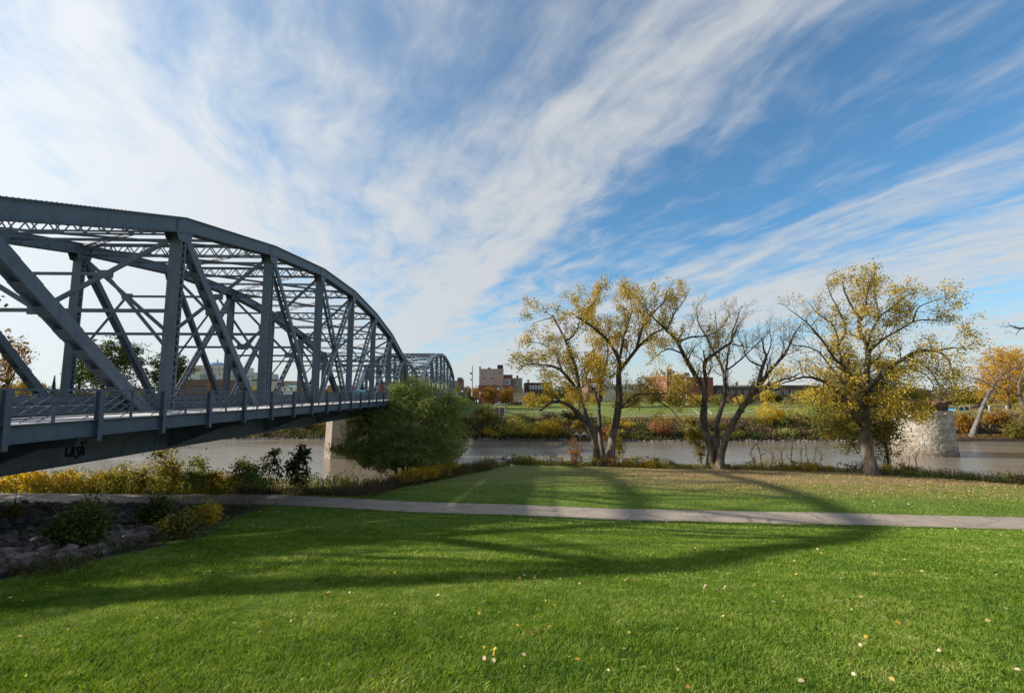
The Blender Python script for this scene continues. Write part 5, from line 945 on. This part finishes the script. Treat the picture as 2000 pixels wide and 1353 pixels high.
# low wood along the horizon
P = []
for i in range(420):
    az = math.radians(R.uniform(-55, 60)); d_ = R.uniform(330, 520); x, y = d_*math.sin(az), d_*math.cos(az)
    if y < 230: continue
    h = R.uniform(4.5, 9.5)*d_/400; k = 130; u = unit(k)*R.uniform(.6, 1, (k, 1)); P.append(V(x, y, g1(x, y)+h*.5)+u*V(h*.9, h*.9, h*.55))
tag(leaves('far_woods', np.concatenate(P), 1.5, leafmat('distant_wood_leaves', [(.03, .035, .015), (.07, .06, .03), (.12, .09, .04), (.16, .12, .04)], .2, zone=.03)), kind='stuff')
P = []
for i in range(130):
    x = R.uniform(-260, 300); y = R.uniform(262, 330); h = R.uniform(3.5, 8); k = 150; u = unit(k)*R.uniform(.5, 1, (k, 1)); P.append(V(x, y, g1(x, y)+h*.55)+u*V(h*.6, h*.6, h*.55))
tag(leaves('far_woods', np.concatenate(P), .8, leafmat('town_tree_leaves', [(.05, .035, .02), (.12, .08, .03), (.22, .14, .03), (.10, .10, .03)], .25, zone=.05)), kind='stuff')

# ---------------------------------------------------------------- park things
wood = pmat('grey_timber', [(.32, .28, .24), (.48, .43, .38)], 2, .8)
c = at(975, 812, 140); x0 = at(965.5, 812, 140)[0]; x1 = at(985.5, 812, 140)[0]; root = empty('timber_deck', (c[0], 140, g1(c[0], 140)), 'pale timber bleacher frame with dark gaps on the far bank, right of the orange trees', 'bleacher'); za = g1(c[0], 140)+.2; zb_ = at(975, 793, 140)[2]
mb = MB()
for i in range(5): zz_ = za+(zb_-za)*i/5; mb.span((x0, 140+.5*i, zz_-.09), (x1, 140.2+.5*i, zz_+.09))
mb.build('bench_row', wood, root)
for xx in (x0, (x0+x1)/2, x1): MB().bar((xx, 139.9, za-.6), (xx, 142.3, zb_+.2), .2, .15).build('post', wood, root)
mb = MB()
for i in range(4): zz_ = za+(zb_-za)*(i+.5)/5; mb.span((x0+.1, 140.4+.5*i, zz_-.25), (x1-.1, 140.48+.5*i, zz_+.25))
mb.build('riser', dkb, root)
# thin light-coloured paths on the far lawn
for pts_, w__ in (([(985, 806), (1000, 806), (1100, 801), (1140, 800)], 1.0), ([(1130, 815), (1240, 813), (1300, 811), (1400, 808), (1500, 801), (1540, 799)], .9)):
    W = [hit(*p) for p in pts_]; W = smooth_pts(W, 8); vs = []
    for p in W: vs += [(p[0], p[1]-w__/2, g1(p[0], p[1]-w__/2)+.12), (p[0], p[1]+w__/2, g1(p[0], p[1]+w__/2)+.12)]
    tag(link('footpath', fastmesh('footpath', vs, [(2*i, 2*i+2, 2*i+3, 2*i+1) for i in range(len(W)-1)]), conc_w), kind='structure')
root = empty('rock_cluster', tuple(hit(1108, 811)), 'small heap of grey boulders on the far lawn under the yellow tree', 'rocks'); h_ = hit(1108, 811)
for i in range(6):
    mb = MB(); rock(mb, h_+V(R.uniform(-1.6, 1.6), R.uniform(-.6, .6), .3), R.uniform(.4, .75)); mb.build('boulder', rkm, root)
def pole(name, label, cat, x, yt, yb_, Y, r, mat, extra=None):
    a = at(x, yt, Y); g_ = g1(a[0], Y); root = empty(name, (a[0], Y, g_), label, cat); MB().tube([(a[0], Y, g_-.2), (a[0], Y, a[2])], [r, r*.8], 8).build('pole', mat, root); return root, a, g_
root, a, g_ = pole('utility_pole', 'tall grey pole with a small lamp cluster left of the tall tan building', 'pole', 922.5, 714.5, 790, 205, .32, wood); p = at(919.5, 729, 205); MB().box((p[0], 205, p[2]), (.9, .5, .7)).build('transformer', slate, root); p = at(920, 741, 205); MB().box((p[0], 205, p[2]), (.5, .4, .6)).build('fuse_box', slate, root); MB().bar((a[0], 205, at(0, 726, 205)[2]), (a[0]-1.3, 205, at(0, 726, 205)[2]), .1, .1).build('cross_arm', wood, root)
root, a, g_ = pole('street_lamp', 'white double-armed park lamp in front of the red-brick warehouse', 'lamp', 1339.5, 736, 790, 190, .12, white_p)
for s_ in (-1, 1): MB().tube(smooth_pts([(a[0], 190, a[2]-.3), (a[0]+s_*.5, 190, a[2]+.3), (a[0]+s_*1.2, 190, a[2]+.45)], 3), .07, 6).build('arm', white_p, root); MB().box((a[0]+s_*1.25, 190, a[2]+.48), (.6, .25, .12)).build('lamp_head', white_p, root)
root, a, g_ = pole('street_lamp', 'small white globe lamp beside the road end', 'lamp', 903.3, 764, 790, 196, .06, slate); mb = MB(); rock(mb, a, .32, 1); mb.build('globe', white_p, root, smooth=True)
# crossing sign: yellow-green diamond with walking figure
root, a, g_ = pole('crossing_sign', 'yellow diamond pedestrian crossing sign by the road end', 'sign', 907, 776.5, 792, 190, .05, gryb); yg = pmat('yellow_green_sheet', [(.75, .8, .03)], 1, .4); p = at(907, 780.3, 190); r_ = .95; mb = MB().prism([(p[0]-r_, 189.9, p[2]), (p[0], 189.9, p[2]-r_), (p[0]+r_, 189.9, p[2]), (p[0], 189.9, p[2]+r_)], (0, .04, 0)); pn = mb.build('sign_panel', yg, root)
mb = MB(); mb.tube([(p[0], 189.89, p[2]+.45), (p[0], 189.87, p[2]+.45)], .12, 10); mb.bar((p[0], 189.88, p[2]+.3), (p[0]-.03, 189.88, p[2]-.1), .2, .02); mb.bar((p[0]-.03, 189.88, p[2]-.1), (p[0]-.25, 189.88, p[2]-.55), .1, .02); mb.bar((p[0]-.02, 189.875, p[2]-.1), (p[0]+.22, 189.875, p[2]-.52), .1, .02); mb.bar((p[0], 189.87, p[2]+.25), (p[0]+.28, 189.87, p[2]+.0), .07, .02); mb.bar((p[0], 189.865, p[2]+.25), (p[0]-.28, 189.865, p[2]+.02), .07, .02); mb.build('walking_figure', black, pn)
root, a, g_ = pole('notice_sign', 'small blue and white notice sign near the street pole', 'sign', 917.5, 778, 790, 200, .05, gryb); p = at(917.5, 781, 200); MB().box((p[0], 199.9, p[2]), (1.1, .06, 1.5)).build('sign_panel', pmat('blue_sheet', [(.06, .14, .5)], 1, .4), root); MB().box((p[0], 199.85, p[2]-.95), (.9, .05, .35)).build('lower_panel', white_p, root)
p = at(928.5, 782, 200); g_ = g1(p[0], 200); root = empty('notice_board', (p[0], 200, g_), 'dark roofed notice board with a white poster near the street pole', 'notice board'); MB().span((p[0]-.8, 199.8, g_-.1), (p[0]+.8, 200.1, p[2]+.7)).build('board', slate, root); MB().span((p[0]-.4, 199.76, p[2]-.7), (p[0]+.4, 199.797, p[2]+.4)).build('poster', white_p, root); MB().prism([(p[0]-1.1, 199.5, p[2]+.703), (p[0]+1.1, 199.5, p[2]+.703), (p[0], 199.5, p[2]+1.3)], (0, .9, 0)).build('roof', slate, root)
# cars
def car(label, x, Y, col, L=4.6, H=1.5, face='side', zoff=0, group='cars parked beyond the lawn'):
    p = at(x, 790, Y); g_ = g1(p[0], Y); root = empty('parked_car', (p[0], Y, g_), label, 'car', group); x0 = p[0]-L/2; pf = [(0, .35), (.02, .75), (.55, .88), (1.15, .95), (1.75, H-.02), (2.9, H), (3.6, H-.1), (4.2, .98), (4.55, .9), (4.6, .4)]
    mb = MB().prism([(x0+a*L/4.6, Y-.85, g_+b) for a, b in pf][::-1], (0, 1.7, 0)); mb.build('body', pmat('car_paint', [col], 1, .3, spec=.8), root)
    MB().prism([(x0+a*L/4.6, Y-.862, g_+b) for a, b in ((1.35, .98), (1.85, H-.1), (2.85, H-.08), (3.5, H-.16), (4.0, .98))][::-1], (0, 1.724, 0)).build('window', glass_d, root)
    for a in (.85, 3.75):
        for s_ in (-.8, .62): o = MB().tube([(x0+a*L/4.6, Y+s_, g_+.33), (x0+a*L/4.6, Y+s_+.2, g_+.33)], .33, 14).build('wheel', black, root); MB().tube([(x0+a*L/4.6, Y+s_-.01, g_+.33), (x0+a*L/4.6, Y+s_+.21, g_+.33)], .18, 10).build('rim', gryb, o)
car('white parked car between the two orange trees beyond the lawn', 977, 186, (.8, .8, .82)); car('white parked car, right of the right orange tree', 1000, 188, (.78, .78, .8)); car('dark parked car left of the rightmost white one', 1009, 186, (.02, .02, .03)); car('rightmost white parked car beyond the lawn, beside a dark one', 1017, 188, (.8, .8, .8)); car('black parked car by the left orange tree', 970, 190, (.02, .02, .025)); car('dark maroon car in the park at far right', 1911, 150, (.06, .02, .02), 6, 1.7, group=None)
for x, l, c_ in ((748, 'teal car crossing the far end of the bridge', (.05, .25, .3)), (742, 'white car on the bridge behind the teal one', (.7, .7, .7))): pass
# park shelter with bright blue wall
Y = 142; a = at(1866, 797, Y); b = at(1893, 809, Y); g_ = g1(a[0], Y); root = empty('park_shelter', ((a[0]+b[0])/2, Y, g_), 'low park shelter with a bright blue wall right of the stone pier', 'shelter'); MB().span((a[0], Y, g_-.3), (b[0], Y+4, a[2])).build('wall', pmat('bright_blue_mural', [(.02, .30, .62), (.03, .42, .78), (.05, .22, .5)], .9, .6), root); MB().span((a[0]-.6, Y-.8, a[2]+.003), (b[0]+.8, Y+4.6, a[2]+.35)).build('roof', slate, root)
for x in (1922, 1934, 1968): p = at(x, 804, 138); g_ = g1(p[0], 138); root = empty('timber_post', (p[0], 138, g_), {1922: 'thick pale timber post right of the maroon car', 1934: 'dark short post right of the thick pale one', 1968: 'pale post farthest right on the park lawn'}[x], 'post'); MB().span((p[0]-.25, 137.8, g_-.2), (p[0]+.25, 138.2, g_+1.5)).build('shaft', wood, root); MB().span((p[0]-.32, 137.7, g_+1.503), (p[0]+.32, 138.3, g_+1.62)).build('post_cap', wood, root)
# two white lattice frames on the far lawn behind the middle cottonwood
for x, l in ((1360, 'white lattice garden frame leaning left of the middle cottonwood'), (1385, 'white lattice garden frame seen between stems of the middle cottonwood')):
    p = at(x, 810, 145); g_ = g1(p[0], 145); root = empty('garden_frame', (p[0], 145, g_), l, 'frame'); 
    for s_ in (-1, 1): MB().bar((p[0]-1.0, 145+s_*.4, g_+1.7), (p[0]+1.0, 145+s_*.4, g_+.1), .08, .08).build('rail', white_p, root)
    mb = MB()
    for i in range(7): q = V(p[0]-.95+.3*i, 145, g_+1.65-.24*i); mb.bar(q-V(0, .4, 0), q+V(0, .4, 0), .08, .08); mb.bar(q+V(0, -.4, 0), q+V(.2, -.4, -.75), .06, .06)
    mb.build('rungs', white_p, root)
h_ = bank(998, -.5); root = empty('litter', tuple(h_), 'crumpled white litter at the lawn edge by the river', 'litter'); mb = MB(); rock(mb, h_+V(0, 0, .1), .2, .5); rock(mb, h_+V(.25, .05, .08), .14, .5); mb.build('paper', white_p, root)
# vehicles on the bridge glimpsed by the willow
def bridge_car(label, Yc_, xc_, col):
    root = empty('car_on_bridge', (xc_, Yc_, 11.85), label, 'car'); pf = [(0, .3), (.02, .8), (.9, .95), (1.5, 1.45), (3.2, 1.5), (4.1, 1.0), (4.5, .9), (4.55, .35)]
    MB().prism([(xc_-.85, Yc_+a, 11.85+b) for a, b in pf], (1.7, 0, 0)).build('body', pmat('car_paint', [col], 1, .3, spec=.8), root)
    MB().prism([(xc_-.862, Yc_+a, 11.85+b) for a, b in ((1.1, .98), (1.6, 1.4), (3.1, 1.43), (3.8, 1.0))], (1.724, 0, 0)).build('window', glass_d, root)
    MB().span((xc_-.6, Yc_-.03, 12.55), (xc_+.6, Yc_+.0, 12.7)).build('headlight', white_p, root)
    for a in (.85, 3.6):
        for s_ in (-.87, .67): MB().tube([(xc_+s_, Yc_+a, 12.17), (xc_+s_+.2, Yc_+a, 12.17)], .32, 14).build('wheel', black, root)
bridge_car('teal car farther along the bridge deck', 84, -25.5, (.04, .2, .25))

for (x, y, h, l) in ((-46, 24, 17, 'unseen tall green tree added for its shade left of the bridge, nearest the abutment'), (-47, 30, 18, 'unseen tall green tree added for its shade left of the bridge, middle one'), (-49, 38.3, 19, 'unseen tall green tree added for its shade left of the bridge, nearest the river')):  # trees added out of view to shade the path and slope under the bridge
    b_ = V(x, y, g1(x, y)); bushy('ash_tree', l, 'tree', b_, [(x, y, b_[2]+h*.62, 5, 5, h*.38), (x+1, y-2, b_[2]+h*.45, 4.5, 4, h*.3), (x-1, y+.5, b_[2]+h*.75, 4, 4, h*.25)], 12000, L_green, .45, .5, .3, .35, bark_d, 'unseen trees added for shade left of the bridge', stems=12)
L_dkg2 = leafmat('slope_green_leaves', [(.03, .045, .01), (.06, .085, .015), (.20, .18, .03)], .3, zone=.8)
# ---------------------------------------------------------------- riprap and its plants on the slope under the bridge
rpm = pmat('riprap_stone', [(.038, .028, .022), (.078, .058, .047), (.15, .122, .105)], .9, .92, 6, .5, 6)
islandvar(rpm, .35, 1.9)
poly = [(-30, 1180), (60, 1118), (150, 1100), (235, 1078), (300, 1045), (330, 1010), (300, 985), (-30, 985)]
cand = []
tries = 0
while len(cand) < 1200 and tries < 30000:
    tries += 1; x = R.uniform(-60, 345); y = R.uniform(988, 1150); yl = np.interp(x, [-60, 0, 60, 150, 235, 300, 345], [1150, 1132, 1118, 1098, 1076, 1045, 992])
    if y > yl: continue
    p = hit(x, y); s_ = R.uniform(.12, .29)
    if all((p[0]-q[0])**2+(p[1]-q[1])**2 > (.82*(s_+sq))**2 for q, sq in cand): cand.append((p, s_))
cand.sort(key=lambda c: -c[1]/(np.linalg.norm(c[0]-CAM)))
rest = MB()
for i, (p, s_) in enumerate(cand):
    mb = rest if i >= 290 else MB(); rock(mb, p+V(0, 0, s_*.6), s_, .8)
    if i < 290: o = mb.build('boulder', rpm); o.data.transform(Matrix.Translation(-Vector(p))); o.location = p; tag(o, 'rounded brown-grey stone of the rubble slope under the bridge', 'rock', 'stones of the rubble slope under the bridge')
for i in range(1600):
    x = R.uniform(-60, 350); yl = np.interp(x, [-60, 0, 60, 150, 235, 300, 345], [1150, 1132, 1118, 1098, 1076, 1045, 992]); p = hit(x, R.uniform(984, yl)); rock(rest, p+V(0, 0, .02), R.uniform(.05, .10))
tag(rest.build('rubble', rpm), kind='stuff')
for x, y, rx, rz, m_, n, l in ((150, 1045, 40, 46, L_dkg2, 2600, 'dark green shrub growing on the rubble slope, nearest the camera'), (300, 1010, 30, 30, L_dkg2, 1500, 'dark green shrub at the top of the rubble slope'), (345, 1030, 24, 26, L_olive, 1300, 'olive shrub at the lower right end of the rubble slope'), (400, 1008, 22, 20, L_gold_rod, 1500, 'yellow feathery shrub where the rubble meets the lawn'), (12, 1012, 14, 14, L_olive, 700, 'small olive sprig on the rubble at the left edge')):
    b_ = hit(x, y+rz*.8); s_ = np.linalg.norm(b_-CAM)/FPX*.9; bushy('slope_shrub', l, 'shrub', b_, [(b_[0], b_[1], b_[2]+rz*s_*.6, rx*s_*.8, rx*s_*.5, rz*s_*.6), (b_[0]+rx*s_*.3, b_[1], b_[2]+rz*s_*1.15, rx*s_*.55, rx*s_*.4, rz*s_*.5), (b_[0]-rx*s_*.5, b_[1], b_[2]+rz*s_*.8, rx*s_*.4, rx*s_*.4, rz*s_*.4)], n*2, m_, .085, .16, .2, 0, stems=8, twigs=4)
PX_ = R.uniform(0, 520, 1800); PY_ = np.interp(PX_, [0, 100, 200, 300, 400, 450, 520], [1132, 1118, 1092, 1062, 1030, 1010, 985])-R.normal(size=1800)*9-4
P = np.array([hit(x, y) for x, y in zip(PX_, PY_)]); P = P[(np.sin(P[:, 0]*2.3)+np.sin(P[:, 1]*1.7+P[:, 0]) > -.5)]; mass('undergrowth', P[::2], .34, 12, .06, L_brown, .7, .2, .7); mass('undergrowth', P[1::3], .3, 14, .07, L_dkg2, .8, .3, .7)

# ---------------------------------------------------------------- grass blades and fallen leaves
def grass(n, y0, y1, h, wdt, pw, mat, keepf=None):
    Y = y0+(y1-y0)*R.random(n)**pw; X = (R.random(n)*2.5-1.27)*Y+R.normal(size=n)*.3; Z = gz(X, Y); ok = (np.abs(Y-ypath(X)) > 1.42) & (Y < yedge(X))
    rz_ = (X < xrub(Y)+.15) & (Y < ypath(X)-2) & (Y > 3); ok &= ~rz_; X, Y, Z = X[ok], Y[ok], Z[ok]; n = len(X)
    P = np.stack([X, Y, Z-.01], 1); hh = h*R.uniform(.55, 1.2, n)*(1+.35*np.sin(X*1.3)*np.sin(Y*1.1+X)); lean = R.normal(size=(n, 2))*.45+V(.15, 0); a = R.random(n)*6.28; s_ = np.stack([np.cos(a), np.sin(a), 0*a], 1)*(wdt*R.uniform(.7, 1.3, n))[:, None]/2
    T1 = P+np.concatenate([lean*hh[:, None]*.35, (hh*.62)[:, None]], 1); T2 = P+np.concatenate([lean*hh[:, None]*1.1, (hh*.95)[:, None]], 1)
    v = np.stack([P-s_, P+s_, T1+s_*.75, T2, T1-s_*.75], 1).reshape(-1, 3); f = np.arange(5*n).reshape(n, 5); return tag(link('grass', fastmesh('grass', v, f), mat), kind='stuff')
gm1 = leafmat('grass_blades', [(.055, .12, .010), (.12, .22, .018), (.205, .31, .03), (.35, .42, .09), (.58, .53, .25)], .38, .5, .5, weights=[.0, .3, .6, .88, 1.0], zone2=3.0)
grass(330000, 3.2, 9.5, .062, .0065, .9, gm1); grass(300000, 9, 20, .07, .014, .9, gm1); grass(190000, 19, 44, .075, .03, .9, gm1)
ex = R.uniform(-14, 48, 16000); es = np.where(R.random(16000) < .5, -1, 1); ey = ypath(ex)+es*(1.5+R.normal(size=16000)*.07+.05*np.sin(ex*3.1)); mass('grass', np.stack([ex, ey, gz(ex, ey)], 1), .1, 3, .07, gm1, .8, .2, .5)
lm = leafmat('fallen_leaves', [(.07, .035, .02), (.35, .16, .03), (.55, .36, .03), (.48, .36, .2), (.62, .50, .36), (.5, .27, .04)], .15, .6, 2.0)
def fallen(n, y0, y1, sz, zoff, pw=1.0, xw=1.25, prob=None):
    Y = y0+(y1-y0)*R.random(n)**pw; X = (R.random(n)*2-1)*xw*Y
    ok = Y < yedge(X)+.3
    if prob is not None: ok &= R.random(n) < prob(X, Y)
    X, Y = X[ok], Y[ok]; n = len(X); zoff = zoff*R.uniform(.6, 1.1, n); C_ = np.stack([X, Y, gz(X, Y)+zoff], 1); nr = unit(n)*.55+V(0, 0, 1); nr /= np.linalg.norm(nr, axis=1, keepdims=True); a = np.cross(nr, unit(n)); a /= np.linalg.norm(a, axis=1, keepdims=True); b_ = np.cross(nr, a); s_ = (sz*R.uniform(.45, 1.35, n))[:, None]
    an = [0, .9, 1.9, math.pi, -1.9, -.9]; rr = [.62, .5, .42, .5, .42, .5]; v = np.stack([C_+s_*(q*math.cos(t_)*a+q*math.sin(t_)*b_*.85)+nr*s_*(.3 if i in (1, 2) else .0) for i, (t_, q) in enumerate(zip(an, rr))], 1).reshape(-1, 3)
    return tag(link('fallen_leaves', fastmesh('fallen_leaves', v, np.arange(6*n).reshape(n, 6)), lm), kind='stuff')
fallen(430, 3.4, 10, .045, .05, 1, 1.25, lambda X, Y: .25+.75*(np.sin(X*1.1+Y*.7)*np.sin(Y*.9-X*.4) > -.1)); fallen(420, 9, 30, .06, .055); fallen(44000, 33, 62, .085, .06, .8, 1.2, lambda X, Y: ss((Y-ypath(X)-3)/12)*(.15+.85*ss((X-2)/18))+.03)
fallen(500, 26, 36, .09, .05, 1, 1.2)
